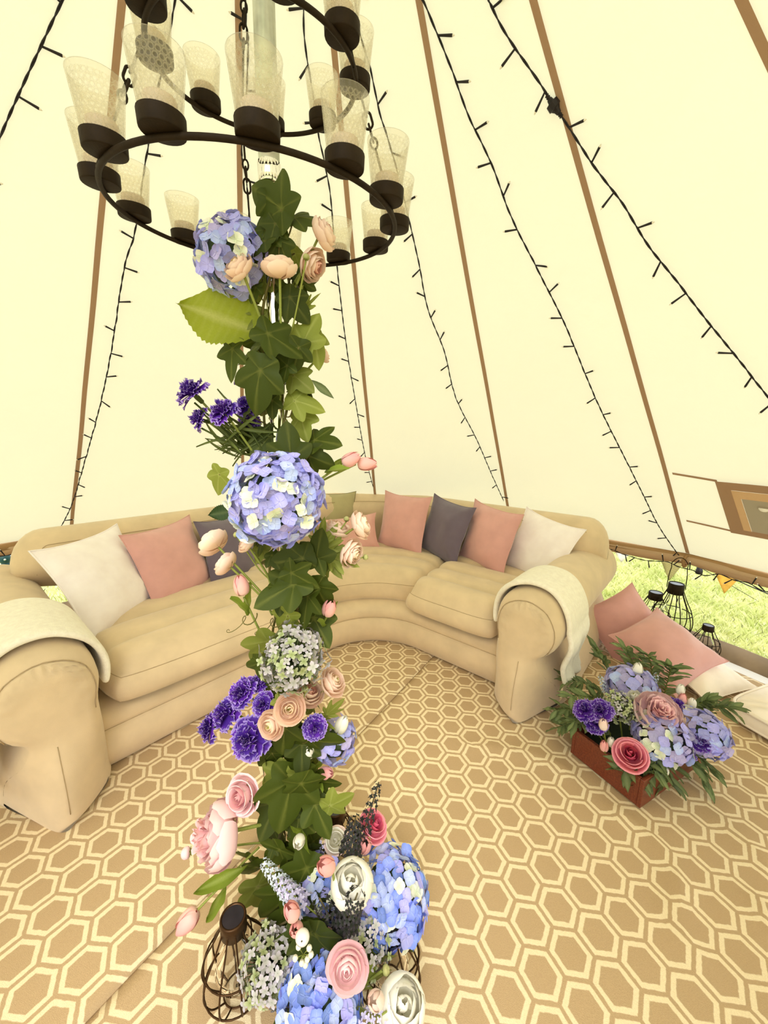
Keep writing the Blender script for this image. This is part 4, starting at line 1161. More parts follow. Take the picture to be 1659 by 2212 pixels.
# ---------------------------------------------------------------- petal and leaf meshes (shared)
def petal_mesh(name, prof, ha, m, nu=6, tipdrop=0.25, ruffle=0.0, rk=5, point=0.0, curl=0.0, seed=0, base_w=0.45):
    """one petal wrapped on a bell profile (radius, height)"""
    P = spline([(r, z, 0) for r, z in prof], 3); n = len(P); V = []; A = []
    L = max(z for r, z in prof) - min(z for r, z in prof) + max(r for r, z in prof)
    rr = random.Random(seed)
    for i, p in enumerate(P):
        v = i / (n - 1)
        w = base_w + (1 - base_w) * math.sin(min(1, v * 1.5) * PI / 2)
        w *= 1 - point * smooth01((v - 0.55) / 0.45)
        for j in range(nu + 1):
            u = -1 + 2 * j / nu
            a = u * ha * w
            # round the top corners by sliding back down the profile
            vv = v * (1 - tipdrop * u * u * v)
            k = vv * (n - 1); k0 = min(int(k), n - 2); q = P[k0].lerp(P[k0 + 1], k - k0)
            r = q.x + curl * u * u * v; z = q.y
            if ruffle and v > 0.35:
                f = ((v - 0.35) / 0.65) ** 1.2
                r += ruffle * f * math.sin(rk * u * PI + seed) * 0.6 + ruffle * f * rr.uniform(-0.5, 0.5)
                z += ruffle * f * math.cos(rk * u * PI * 0.9 + seed * 2) * 0.8 + (ruffle * 0.9 * ((j % 2) - 0.5) if i == n - 1 else 0)
            V.append((r * math.sin(a), r * math.cos(a), z)); A.append(v)
    return mesh(name, V, grid_faces(n, nu + 1), m, attrs={'t': A})
_cache = {}
def whorls(key, spec):
    """spec: list of (profile, half angle deg, count, phase, material, kwargs); returns shared meshes"""
    if key not in _cache:
        _cache[key] = [(petal_mesh(key + '_petal', pr_, R(ha), m, seed=i * 3 + 1, **kw), n, ph) for i, (pr_, ha, n, ph, m, kw) in enumerate(spec)]
    return _cache[key]
def rose_spec(a, b, c):
    return [([(0.015, 0.05), (0.09, 0.32), (0.10, 0.58), (0.05, 0.70)], 85, 3, 0.3, a, {}),
            ([(0.03, 0.0), (0.19, 0.28), (0.22, 0.55), (0.19, 0.70)], 68, 3, 1.2, a, {}),
            ([(0.04, -0.02), (0.31, 0.22), (0.36, 0.50), (0.36, 0.66)], 58, 4, 0.5, a, dict(curl=0.04)),
            ([(0.05, -0.05), (0.44, 0.14), (0.52, 0.40), (0.58, 0.57), (0.62, 0.58)], 52, 4, 1.0, b, dict(curl=0.05)),
            ([(0.05, -0.08), (0.56, 0.05), (0.68, 0.28), (0.78, 0.43), (0.84, 0.42)], 48, 5, 0.2, b, dict(curl=0.06)),
            ([(0.05, -0.11), (0.66, -0.04), (0.84, 0.14), (0.98, 0.25), (1.05, 0.20)], 44, 5, 0.9, c, dict(curl=0.05, ruffle=0.015, rk=2))]
def ran_spec(eye, a, b):
    return [([(0.02, 0.2), (0.08, 0.40), (0.05, 0.50)], 70, 4, 0.1, eye, {}),
            ([(0.04, 0.15), (0.18, 0.34), (0.20, 0.48), (0.13, 0.54)], 55, 5, 0.4, a, {}),
            ([(0.04, 0.08), (0.30, 0.26), (0.34, 0.44), (0.27, 0.54)], 50, 5, 0.9, a, {}),
            ([(0.04, 0.02), (0.42, 0.18), (0.50, 0.40), (0.44, 0.54)], 46, 6, 0.2, b, {}),
            ([(0.04, -0.04), (0.54, 0.08), (0.66, 0.34), (0.64, 0.50)], 42, 6, 0.7, b, {}),
            ([(0.04, -0.10), (0.62, 0.0), (0.82, 0.24), (0.86, 0.42)], 40, 6, 0.1, b, dict(ruffle=0.012, rk=2)),
            ([(0.04, -0.14), (0.66, -0.08), (0.96, 0.08), (1.06, 0.26)], 38, 6, 0.5, b, dict(ruffle=0.015, rk=2))]
def peony_spec(a, b):
    r = dict(ruffle=0.045, rk=2)
    return [([(0.02, 0.2), (0.08, 0.6), (0.10, 0.86), (0.17, 0.93)], 75, 5, 0.1, a, r),
            ([(0.03, 0.12), (0.20, 0.5), (0.25, 0.80), (0.33, 0.90)], 52, 6, 0.5, a, r),
            ([(0.04, 0.05), (0.34, 0.40), (0.40, 0.72), (0.48, 0.83)], 44, 7, 0.2, a, r),
            ([(0.05, -0.02), (0.48, 0.28), (0.56, 0.60), (0.62, 0.74)], 42, 7, 0.7, b, r),
            ([(0.05, -0.10), (0.62, 0.14), (0.76, 0.44), (0.74, 0.68)], 36, 6, 0.3, b, dict(ruffle=0.035, rk=2)),
            ([(0.05, -0.16), (0.74, -0.04), (0.96, 0.28), (0.92, 0.54)], 36, 6, 0.8, b, dict(ruffle=0.04, rk=2))]
def globe_spec(a, b):
    r = dict(ruffle=0.025, rk=2)
    return [([(0.05, 0.2), (0.22, 0.6), (0.24, 0.95), (0.10, 1.06)], 70, 4, 0.2, a, r),
            ([(0.05, 0.05), (0.44, 0.4), (0.50, 0.85), (0.30, 1.08)], 60, 4, 0.9, a, r),
            ([(0.05, -0.05), (0.62, 0.2), (0.74, 0.65), (0.50, 1.08)], 50, 5, 0.4, a, r),
            ([(0.05, -0.12), (0.72, 0.05), (0.92, 0.45), (0.78, 0.92), (0.60, 1.06)], 46, 5, 1.0, b, r)]
def carn_spec(a, b):
    kw = dict(tipdrop=0.12, nu=12, base_w=0.2)
    return [([(0.02, 0.0), (0.05, 0.4), (0.10, 0.78), (0.16, 0.98)], 75, 4, 0.2, b, dict(ruffle=0.09, rk=5, **kw)),
            ([(0.02, 0.0), (0.10, 0.4), (0.26, 0.74), (0.38, 0.90)], 48, 5, 0.8, b, dict(ruffle=0.10, rk=5, **kw)),
            ([(0.02, 0.0), (0.14, 0.36), (0.42, 0.62), (0.62, 0.72)], 40, 6, 0.1, b, dict(ruffle=0.10, rk=5, **kw)),
            ([(0.02, 0.0), (0.16, 0.30), (0.56, 0.46), (0.84, 0.50)], 38, 6, 0.6, b, dict(ruffle=0.10, rk=5, **kw)),
            ([(0.02, 0.0), (0.16, 0.24), (0.64, 0.28), (1.0, 0.22)], 36, 7, 0.3, b, dict(ruffle=0.09, rk=5, **kw))]
def tulip_spec(a, b):
    return [([(0.05, 0.0), (0.27, 0.14), (0.35, 0.50), (0.26, 0.92), (0.08, 1.20)], 64, 3, 0.5, a, dict(point=0.45, tipdrop=0.22)),
            ([(0.05, 0.0), (0.32, 0.12), (0.41, 0.50), (0.33, 0.90), (0.17, 1.16)], 60, 3, 1.55, b, dict(point=0.4, tipdrop=0.2))]
def bud_spec(a):
    return [([(0.04, 0.0), (0.45, 0.2), (0.52, 0.55), (0.36, 0.85), (0.05, 0.98)], 70, 4, 0.5, a, dict(tipdrop=0.05)),
            ([(0.04, -0.02), (0.50, 0.18), (0.57, 0.52), (0.44, 0.80)], 60, 4, 1.2, a, dict(tipdrop=0.15))]
SPEC = dict(
    pink_rose=lambda: rose_spec(PM['pink_in'], PM['pink'], PM['pink']),
    red_rose=lambda: rose_spec(PM['magenta'], PM['magenta_out'], PM['magenta_out']),
    white_rose=lambda: rose_spec(PM['white'], PM['white'], PM['blush']),
    peach_ran=lambda: ran_spec(PM['yellowgreen'], PM['peach_in'], PM['peach']),
    salmon_ran=lambda: ran_spec(PM['salmon'], PM['salmon'], PM['peach']),
    pink_ran=lambda: ran_spec(PM['pink_in'], PM['pink'], PM['pink']),
    white_ran=lambda: ran_spec(PM['yellowgreen'], PM['white'], PM['white']),
    peony=lambda: peony_spec(PM['peony_in'], PM['peony']),
    white_peony=lambda: peony_spec(PM['white'], PM['white']),
    white_globe=lambda: globe_spec(PM['white'], PM['white']),
    carnation=lambda: carn_spec(PM['purple'], PM['purple_edge']),
    tulip=lambda: tulip_spec(PM['tulip'], PM['tulip']),
    white_tulip=lambda: tulip_spec(PM['white'], PM['white']),
    blush_tulip=lambda: tulip_spec(PM['blush'], PM['blush']),
    white_bud=lambda: bud_spec(PM['white']),
    green_bud=lambda: bud_spec(PM['budgreen']),
    pink_bud=lambda: bud_spec(PM['pink']),
)
ZS = dict(pink_rose=1.4, red_rose=1.35, white_rose=1.45, peach_ran=1.5, salmon_ran=1.6, pink_ran=1.2, white_ran=1.4, peony=1.15, white_peony=1.1)
def polar_leaf(name, lobes, m, base_r=0.22, n=64, rings=5, cup=0.12, serr=0.0, seed=0, fold=0.08):
    """lobed leaf, petiole at the origin, tip along +y; lobes = (angle deg, length, width deg)"""
    V = [(0, 0, 0)]; A = [1.0]
    rr = random.Random(seed)
    def rad(th):
        r = base_r
        for (a, L, w) in lobes:
            d = abs((math.degrees(th) - a + 180) % 360 - 180)
            if d < w: r = max(r, base_r + (L - base_r) * (1 - d / w) ** 0.85)
        return r
    for i in range(1, rings + 1):
        f = i / rings
        for k in range(n):
            th = 2 * PI * k / n; r = rad(th) * f
            if serr and i == rings: r *= 1 + serr * (k % 2)
            x, y = r * math.sin(th), r * math.cos(th)
            vein = 0.0
            for (a, L, w) in lobes:
                d = abs((math.degrees(th) - a + 180) % 360 - 180)
                vein = max(vein, 1 - d / 5.0)
            vein = max(0.0, vein) * (1 - 0.6 * f)
            z = -cup * (x * x + y * y) + 0.03 * math.sin(th * 5 + seed) * f * f + fold * abs(x) * (1 if seed % 2 else -0.6) + 0.02 * vein
            V.append((x, y, z)); A.append(vein)
    F = [(0, 1 + k, 1 + (k + 1) % n) for k in range(n)]
    for i in range(rings - 1):
        for k in range(n):
            a = 1 + i * n + k; b = 1 + i * n + (k + 1) % n; F.append((a, a + n, b + n, b))
    return mesh(name, V, [q[::-1] for q in F], m, attrs={'t': A})
def blade_leaf(name, L, W, m, cup=0.15, bend=0.2, wav=0.0, nu=4, nv=10, serr=0.0, peak=0.42, veins=0, oval=False):
    """simple leaf, base at the origin, tip along +y"""
    V = []; A = []
    for i in range(nv + 1):
        v = i / nv
        w = (v / peak) ** 0.7 if v < peak else (1 - ((v - peak) / (1 - peak)) ** 1.7)
        if oval: w = math.sin(PI * (0.04 + 0.96 * v) ** 0.82) ** 0.8 if v < 1 else 0.0
        w = max(0.02 if i else 0.06, w)
        if serr and i % 2: w *= 1 - serr
        for j in range(nu + 1):
            u = -1 + 2 * j / nu
            z = cup * W * u * u - bend * L * v * v + wav * W * math.sin(v * 11 + u) * abs(u)
            V.append((u * W / 2 * w, L * v - (veins * 0.08 * L * abs(u) * v), z))
            A.append(1.0 if abs(u) < 0.05 else (0.16 if veins and i % 3 == 0 else 0.0))
    return mesh(name, V, grid_faces(nv + 1, nu + 1), m, attrs={'t': A})
IVY_LOBES = [(0, 1.0, 46), (58, 0.72, 40), (-58, 0.72, 40), (128, 0.50, 38), (-128, 0.50, 38)]
IVY = [polar_leaf('ivy_leaf', IVY_LOBES, M_IVY, 0.33, seed=1), polar_leaf('ivy_leaf', [(0, 1.0, 50), (52, 0.8, 36), (-62, 0.66, 42), (120, 0.5, 36), (-135, 0.45, 38)], M_IVY, 0.36, seed=2, cup=0.25),
       polar_leaf('ivy_leaf', [(0, 1.0, 40), (64, 0.62, 42), (-56, 0.74, 36), (130, 0.42, 36), (-124, 0.5, 36)], M_IVY, 0.3, seed=3, cup=0.05)]
IVYL = [polar_leaf('young_ivy_leaf', IVY_LOBES, M_IVYL, 0.33, seed=4), polar_leaf('young_ivy_leaf', [(0, 1.0, 44), (54, 0.75, 36), (-64, 0.6, 40), (125, 0.45, 36), (-130, 0.4, 36)], M_IVYL, 0.32, seed=5, cup=0.3)]
BIGLEAF = blade_leaf('hydrangea_leaf', 1.0, 0.80, M_BIGLEAF, 0.10, 0.06, 0.04, 8, 30, 0.07, 0.40, 1, True)
DKSERR = blade_leaf('dark_serrated_leaf', 1.0, 0.70, M_DKLEAF, 0.12, 0.05, 0.03, 6, 24, 0.09, 0.45, 1, True)
TULEAF = blade_leaf('tulip_leaf', 1.0, 0.24, M_TULEAF, 0.5, 0.15, 0.15)
LANCE = blade_leaf('lance_leaf', 1.0, 0.30, M_EUC, 0.2, 0.12, 0.1, 2, 6)
GRASSY = blade_leaf('grassy_leaf', 1.0, 0.075, M_FEATH, 0.5, 0.25, 0.0, 2, 6)
RANLEAF = polar_leaf('fern_like_leaf', [(0, 1.0, 26), (32, 0.8, 20), (-32, 0.8, 20), (62, 0.55, 22), (-62, 0.55, 22)], M_IVYL, 0.14, seed=7, cup=0.1)
SEPAL = blade_leaf('sepal', 1.0, 0.42, M_IVYL, 0.3, 0.35, 0, 2, 5)

# ---------------------------------------------------------------- placing helpers
def depth(p): return (p - EYE).dot(_F)
def mpx(p): return depth(p) / FPX            # metres per pixel at p
TOW = -_F
def idir(a, b, c):
    """direction from image-right, image-up and towards-camera components"""
    return (_X * a + _U * b + TOW * c).normalized()
def pole_anchor(p, drop):
    """point on the pole surface below p where a stem is tied in"""
    d = Vector((p.x - PX, p.y - PY, 0)); d = d.normalized() if d.length > 1e-4 else Vector((0, -1, 0))
    return Vector((PX, PY, max(0.05, p.z - drop))) + d * (PR + 0.008)
def stem_part(t, M_, a, b, r, m=None, sag=0.0, name='stem', bend=None):
    Mi = M_.inverted(); a = Vector(a); b = Vector(b)
    mid = (a + b) / 2 + (bend if bend is not None else Vector((0, 0, -sag)))
    P = spline([Mi @ a, Mi @ mid, Mi @ b], 6); s = Mi.to_scale().x
    return ob(name, mesh(name, *tube(P, r * s, 6), m or M_STEM), t)
def bloom(kind, name, label, cat, pos, dirn, rad, anchor=None, group=None, roll=None, calyx=True, stem_r=0.0024, leaf=None):
    """a flower: petals on a calyx, with its own stem back to the anchor"""
    M_ = frame(pos, dirn, roll if roll is not None else rng.uniform(0, 6.28), s=rad)
    t = thing(name, label, cat, M_, group)
    for (me, n, ph) in whorls(kind, SPEC[kind]()) if kind not in _cache else _cache[kind]:
        for k in range(n):
            js = 0.16 if kind == 'carnation' else 0.13 if 'peony' in kind else (0.03 if 'tulip' in kind or 'bud' in kind else 0.09)
            ob('petal', me, t, Matrix.Rotation(ph + 2 * PI * k / n + rng.uniform(-js, js) * 1.6, 4, 'Z') @ Matrix.Rotation(rng.uniform(-js, js), 4, 'X') @ Matrix.Rotation(rng.uniform(-js, js), 4, 'Y') @ Matrix.Diagonal((1, 1, ZS.get(kind, 1.0) * rng.uniform(1 - js, 1 + js), 1)))
    if calyx:
        z0 = {'carnation': 0.0}.get(kind, -0.08)
        if kind == 'carnation':
            ob('calyx', mesh('calyx', *lathe([(0.03, -0.42), (0.13, -0.34), (0.15, 0.0), (0.12, 0.22)], 10), M_FEATH), t)
        else:
            for k in range(5): ob('sepal', SEPAL, t, T(0, 0, z0 - 0.03) @ Matrix.Rotation(2 * PI * k / 5, 4, 'Z') @ Matrix.Rotation(R(28), 4, 'X') @ Matrix.Scale(0.5, 4))
    if anchor is not None:
        base = M_ @ Vector((0, 0, -0.1 if kind != 'carnation' else -0.35))
        d = Vector(dirn).normalized()
        stem_part(t, M_, base, anchor, stem_r, bend=-d * (Vector(anchor) - base).length * 0.18)
    if leaf:
        for (me, s, az, el) in leaf:
            ob('leaf', me, t, T(0, 0, -0.6) @ Matrix.Rotation(az, 4, 'Z') @ Matrix.Rotation(el, 4, 'X') @ Matrix.Scale(s, 4))
    return t
def floret_mesh(name, m, lobes=4, n=4, wid=0.50):
    V = []; F = []; A = []
    for l in range(lobes):
        rot = 2 * PI * l / lobes; off = len(V); nn = n + 1
        for i in range(nn + 1):
            v = i / nn
            w = wid * (math.sin(PI * (0.06 + 0.94 * v) ** 1.15) ** 0.75 if v < 1 else 0.0) + 0.05
            for j in range(n + 1):
                u = -1 + 2 * j / n
                y = 0.04 + 0.96 * v; x = u * w
                z = 0.22 * v * v + 0.28 * u * u * w - 0.10 * v + (0.10 * u * w if l % 2 else -0.10 * u * w)
                V.append((x * math.cos(rot) - y * math.sin(rot), x * math.sin(rot) + y * math.cos(rot), z)); A.append(v)
        F += grid_faces(nn + 1, n + 1, off=off)
    off = len(V)
    cv, cf = lathe([(0.001, 0.10), (0.05, 0.08), (0.07, 0.03), (0.05, 0.0)], 6); V += cv; F += [tuple(q + off for q in f) for f in cf]; A += [0.0] * len(cv)
    return mesh(name, V, F, m, attrs={'t': A})
FLORET = {k: floret_mesh(k + '_floret', PM[k]) for k in ('lilac', 'blue', 'cream', 'mauve', 'paleblue')}
TINY = {k: floret_mesh(k + '_tiny_floret', PM[k], 4, 2, 0.30) for k in ('al_l', 'al_g', 'lavender', 'greyblue', 'heather')}
def hydrangea(label, pos, dirn, rad, palette, n=70, fl=0.27, anchor=None, squash=0.85, cover=-0.55, seed=0, group=None):
    M_ = frame(pos, dirn, rng.uniform(0, 6.28), s=rad)
    t = thing('hydrangea', label, 'flower', M_, group); rr = random.Random(seed + 11); n = int(n * 1.45); fl *= 0.84
    core = lathe([(0.001, -0.45 * squash), (0.5, -0.35 * squash), (0.72, 0), (0.5, 0.5 * squash), (0.001, 0.72 * squash)], 14)
    ob('flower_core', mesh('flower_core', *core, M_EUC), t)
    keys = [k for k, w in palette for _ in range(w)]
    for i in range(n):
        z = 1 - (1 - cover) * (i + 0.5) / n; a = i * 2.399963 + rr.uniform(-0.12, 0.12); r = math.sqrt(max(0, 1 - z * z))
        p = Vector((r * math.cos(a), r * math.sin(a), z * squash)) * rr.uniform(0.84, 0.98)
        nrm = Vector((p.x, p.y, p.z / squash)).normalized() + Vector((rr.uniform(-.5, .5), rr.uniform(-.5, .5), rr.uniform(-.5, .5)))
        ob('floret', FLORET[rr.choice(keys)], t, frame(p, nrm, rr.uniform(0, 6.28), s=fl * 0.95 * rr.uniform(0.85, 1.2)))
    if anchor is not None: stem_part(t, M_, M_ @ Vector((0, 0, -0.4)), anchor, 0.0035)
    return t
def allium(label, pos, rad, n=110, keys=('al_l', 'al_l', 'al_g'), anchor=None, seed=0, fl=0.13, squash=1.0, dirn=(0, -0.3, 1)):
    M_ = frame(pos, dirn, s=rad); t = thing('allium', label, 'flower', M_); rr = random.Random(seed + 5)
    mb = MB()
    for i in range(n):
        z = 1 - 1.9 * (i + 0.5) / n; a = i * 2.399963; r = math.sqrt(max(0, 1 - z * z)); k = rr.uniform(0.62, 1.0)
        p = Vector((r * math.cos(a), r * math.sin(a), z * squash)) * k
        d = (p.normalized() + Vector((rr.uniform(-.5, .5), rr.uniform(-.5, .5), rr.uniform(-.5, .5)))).normalized()
        ob('floret', TINY[rr.choice(keys)], t, frame(p, d, rr.uniform(0, 6), s=fl * rr.uniform(0.8, 1.25)))
        mb.add(*tube([p * 0.08, p * 0.97], 0.010, 4))
    ob('stalks', mb.mesh('stalks', M_EUC), t)
    if anchor is not None: stem_part(t, M_, M_ @ Vector((0, 0, -0.1)), anchor, 0.003)
    return t
def spike(name, label, a, b, rad, key, n=46, fl=0.5, taper=0.35, seed=0, cat='flower'):
    """flower spike from a (base) to b (tip)"""
    a = Vector(a); b = Vector(b); L = (b - a).length; M_ = frame(a, b - a); t = thing(name, label, cat, M_); rr = random.Random(seed + 3)
    ob('stem', mesh('stem', *tube([(0, 0, -0.03), (0, 0, L)], 0.0016, 5), M_STEMD if key == 'heather' else M_STEM), t)
    for i in range(n):
        v = 0.12 + 0.88 * (i + 0.5) / n; w = rad * (1 - (1 - taper) * v); an = i * 2.4
        p = Vector((w * math.cos(an), w * math.sin(an), v * L))
        ob('floret', TINY[key], t, frame(p, (math.cos(an), math.sin(an), 0.6), rr.uniform(0, 6), s=rad * fl * (1.1 - 0.5 * v)))
    return t
def leaf_at(me, parent, Mi, px, py, size_px, ang, dy, tilt=0.0, roll=0.0, name='leaf', y=None):
    """leaf with its centre near a pixel; ang = direction of its tip in the picture"""
    p = at_y(px, py, (PY + dy) if y is None else y); s = size_px * mpx(p)
    yv = (_X * math.cos(R(ang)) + _U * math.sin(R(ang)) + TOW * math.sin(tilt)).normalized()
    zv = (TOW - yv * TOW.dot(yv)).normalized(); xv = yv.cross(zv)
    Rm = Matrix((xv, yv, zv)).transposed().to_4x4() @ Matrix.Rotation(roll, 4, 'Y')
    M_ = T(p - yv * (0.42 * s)) @ Rm @ Matrix.Scale(s, 4)
    return ob(name, me, parent, Mi @ M_)
# ---------------------------------------------------------------- ivy garland wound round the pole
ivy = thing('ivy_garland', 'green ivy garland wound round the silver centre pole', 'garland', T(PX, PY, 0.012))
IVI = T(-PX, -PY, -0.012)
vine = MB()
for s in range(3):
    pts = []
    for i in range(90):
        z = 0.06 + 1.50 * i / 89; a = z * 13 + s * 2.1 + 0.6 * nz(z * 5, s); r = PR + 0.006 + 0.010 * abs(nz(z * 7, s + 9))
        pts.append((PX + r * math.cos(a), PY + r * math.sin(a), z))
    vine.add(*tube(pts, 0.0028, 5))
IL = [  # px, py, length px, tip angle, depth offset, kind
    (578, 428, 165, 138, -0.03, 0), (662, 468, 105, -4, -0.03, 1), (588, 505, 90, 255, -0.04, 2), (612, 545, 80, 290, -0.03, 0), (560, 520, 80, 200, -0.02, 1), (590, 458, 90, 280, -0.02, 1),
    (560, 625, 85, 250, -0.01, 3), (520, 625, 90, 190, -0.005, 2), (668, 600, 70, 20, 0.0, 1), (640, 640, 80, 60, -0.02, 6), (668, 655, 90, 35, -0.02, 6), (560, 690, 100, 230, -0.02, 6),
    (612, 742, 135, -28, -0.06, 0), (500, 785, 112, 262, -0.04, 2), (553, 842, 155, 250, -0.075, 1), (668, 712, 115, 62, -0.03, 4), (684, 752, 110, 288, -0.02, 5), (640, 775, 90, 250, -0.04, 0),
    (652, 825, 95, 320, -0.03, 4), (694, 838, 92, -38, -0.02, 7), (664, 872, 105, -12, -0.03, 5), (655, 922, 96, 285, -0.02, 4), (600, 800, 90, 200, -0.04, 2), (625, 955, 130, 95, -0.06, 0),
    (566, 960, 100, 230, -0.02, 2), (704, 955, 115, -14, -0.03, 2), (690, 995, 95, -24, -0.035, 1), (640, 1010, 90, 280, -0.03, 0), (470, 1045, 85, 250, -0.02, 4), (478, 1108, 80, 190, -0.02, 8),
    (688, 1180, 115, 78, -0.05, 0), (690, 1215, 90, 290, -0.05, 2), (622, 1212, 120, 190, -0.06, 1), (598, 1282, 150, 208, -0.075, 0), (655, 1252, 110, -30, -0.06, 2), (694, 1290, 110, 285, -0.04, 1), (660, 1320, 120, 262, -0.06, 2),
    (692, 1362, 115, 302, -0.03, 0), (560, 1200, 60, 240, -0.02, 4), (612, 1345, 90, 235, -0.05, 3), (566, 1410, 130, 238, -0.05, 4), (566, 1452, 100, 272, -0.04, 0), (672, 1425, 90, 310, 0.0, 0), (645, 1470, 80, 270, 0.0, 2),
    (590, 1490, 90, 200, -0.02, 0), (722, 1530, 85, 40, -0.03, 6), (700, 1560, 80, -30, -0.03, 6), (612, 1600, 120, 262, -0.055, 0), (702, 1606, 125, -22, -0.05, 1), (652, 1640, 110, 275, -0.05, 2), (575, 1640, 90, 230, -0.04, 2), (640, 1590, 90, 300, -0.04, 0),
    (618, 1738, 185, 258, -0.075, 0), (662, 1712, 130, 285, -0.07, 1), (590, 1690, 110, 225, -0.06, 4), (708, 1690, 95, 10, -0.04, 2), (735, 1732, 90, 22, -0.05, 4), (694, 1770, 120, 298, -0.06, 2), (580, 1770, 120, 245, -0.05, 0), (640, 1800, 110, 262, -0.06, 1),
    (648, 1872, 110, 275, -0.06, 0), (590, 1850, 120, 236, -0.05, 2), (545, 1888, 115, 246, -0.04, 1), (568, 1938, 130, 285, -0.06, 4), (612, 1930, 110, 262, -0.05, 2), (525, 1850, 90, 200, -0.03, 0), (615, 1985, 120, 225, -0.08, 2), (690, 1840, 90, 320, -0.04, 1),
]
KIND = IVY + IVYL + [IVYL[1], RANLEAF, TULEAF, DKSERR]
KIND = {0: IVY[0], 1: IVY[1], 2: IVY[2], 3: IVYL[0], 4: IVYL[0], 5: IVYL[1], 6: RANLEAF, 7: LANCE, 8: DKSERR}
for (px, py, L, an, dy, k) in IL:
    o = leaf_at(KIND[k], ivy, IVI, px, py, L * 0.64, an, dy, rng.uniform(-0.5, 0.5), rng.uniform(-0.6, 0.6), 'ivy_leaf' if k not in (6, 7, 8) else 'leaf')
    b = IVI.inverted() @ o.matrix_basis @ Vector((0, 0, 0))
    pa = pole_anchor(b, 0.03); pa.z = b.z - 0.03
    vine.add(*tube(spline([b, (b + pa) / 2 + Vector((0, 0, -0.012)), pa], 4), 0.0014, 4))
for i in range(120):      # the rest of the garland, all round the pole
    z = 0.16 + 1.40 * (i + rng.random()) / 120; a = rng.uniform(0, 2 * PI); r = PR + rng.uniform(0.008, 0.045); s = rng.uniform(0.030, 0.055)
    p = Vector((PX + r * math.cos(a), PY + r * math.sin(a), z)); out = Vector((math.cos(a), math.sin(a), 0))
    if math.sin(a) < -0.3 and (0.36 < (z - 1.0) < 0.44 or 1.15 < z < 1.21): continue
    nrm = out * rng.uniform(0.5, 1.0) + Vector((rng.uniform(-.4, .4), rng.uniform(-.4, .4), rng.uniform(0.0, .8)))
    M_ = frame(p, nrm, rng.uniform(-1.0, 1.0), s=s) @ Matrix.Rotation(PI, 4, 'Z')
    ob('ivy_leaf', rng.choice(IVY + IVY + IVYL), ivy, IVI @ M_)
    vine.add(*tube([p, Vector((PX, PY, z)) + out * (PR + 0.004) + Vector((0, 0, -0.02))], 0.0013, 4))
# curling tendrils
for (px, py, sg) in ((500, 1345, -1), (560, 1350, 1), (640, 1395, 1)):
    p0 = at_y(px + 55, py - 10, PY - 0.04); pts = []
    for k in range(26):
        u = k / 25; pts.append(p0 + _X * (-0.065 * u + 0.008 * math.sin(u * 14)) + _U * (-0.035 * u * u + 0.010 * math.cos(u * 13)) + TOW * 0.01 * math.sin(u * 9))
    vine.add(*tube(pts, [0.0014 - 0.0008 * k / 25 for k in range(26)], 4))
ob('vine', mesh('vine', [(x - PX, y - PY, z - 0.012) for x, y, z in vine.v], vine.f, M_VINE), ivy)

# ---------------------------------------------------------------- flowers tied to the pole
def P(px, py, dy): return at_y(px, py, PY + dy)
PAL_L = [('lilac', 6), ('paleblue', 3), ('cream', 2), ('mauve', 2)]
PAL_B = [('blue', 8), ('paleblue', 4), ('cream', 2), ('lilac', 2)]
PAL_M = [('mauve', 6), ('lilac', 3), ('paleblue', 1)]
p = P(502, 555, -0.02); hydrangea('pale blue hydrangea at the top of the pole under the chandelier', p, idir(-0.45, 0.1, 0.8), 82 * mpx(p), PAL_L, 80, 0.25, pole_anchor(p, 0.14), 0.9, seed=1)
p = P(596, 1078, -0.10); hydrangea('large lilac blue hydrangea half way up the pole', p, idir(0, 0.05, 1), 104 * mpx(p), PAL_L, 140, 0.205, pole_anchor(p, 0.16), 0.92, seed=2)
p = P(722, 1600, 0.02); hydrangea('small mauve hydrangea peeping out behind the lower purple carnation', p, idir(0.5, 0, 0.7), 48 * mpx(p), PAL_M, 34, 0.34, pole_anchor(p, 0.08), 0.9, seed=3)

big = thing('hydrangea_leaf', 'large serrated yellow green leaf below the top hydrangea', 'leaf', T(P(475, 690, -0.03)))
BI = T(-P(475, 690, -0.03))
o = leaf_at(BIGLEAF, big, BI, 480, 688, 185, 160, -0.03, 0.1, 0.25, 'blade')
b = big.matrix_basis @ o.matrix_basis @ Vector((0, 0, 0))
ob('petiole', mesh('petiole', *tube([BI @ b, BI @ pole_anchor(b, 0.06)], 0.003, 6), M_STEM), big)

def ran(kind, label, px, py, rpx, dy, d, drop=0.16, name='ranunculus', **kw):
    p = P(px, py, dy); return bloom(kind, name, label, 'flower', p, idir(*d), rpx * mpx(p), pole_anchor(p, drop), **kw)
ran('peach_ran', 'peach ranunculus left of the pole below the top hydrangea', 523, 588, 34, -0.07, (-0.45, 0.45, 0.7), 0.16)
ran('salmon_ran', 'salmon ranunculus seen from the side in front of the pole top', 604, 592, 38, -0.06, (0.0, 0.95, 0.35), 0.16)
ran('salmon_ran', 'salmon ranunculus at the upper right beside the top ivy leaf', 690, 512, 34, -0.02, (0.75, 0.4, 0.2), 0.20)
ran('salmon_ran', 'salmon ranunculus facing down right below the upper right one', 668, 568, 34, -0.01, (0.7, -0.5, 0.2), 0.14)
ran('green_bud', 'green flower bud on a thin stem near the top salmon blooms', 661, 562, 13, -0.06, (0.15, 0.9, 0.3), 0.14, 'flower_bud', stem_r=0.0016)
ran('peach_ran', 'peach ranunculus hidden behind the right-hand ivy leaves', 692, 768, 20, 0.03, (0.6, 0.5, -0.1), 0.08)
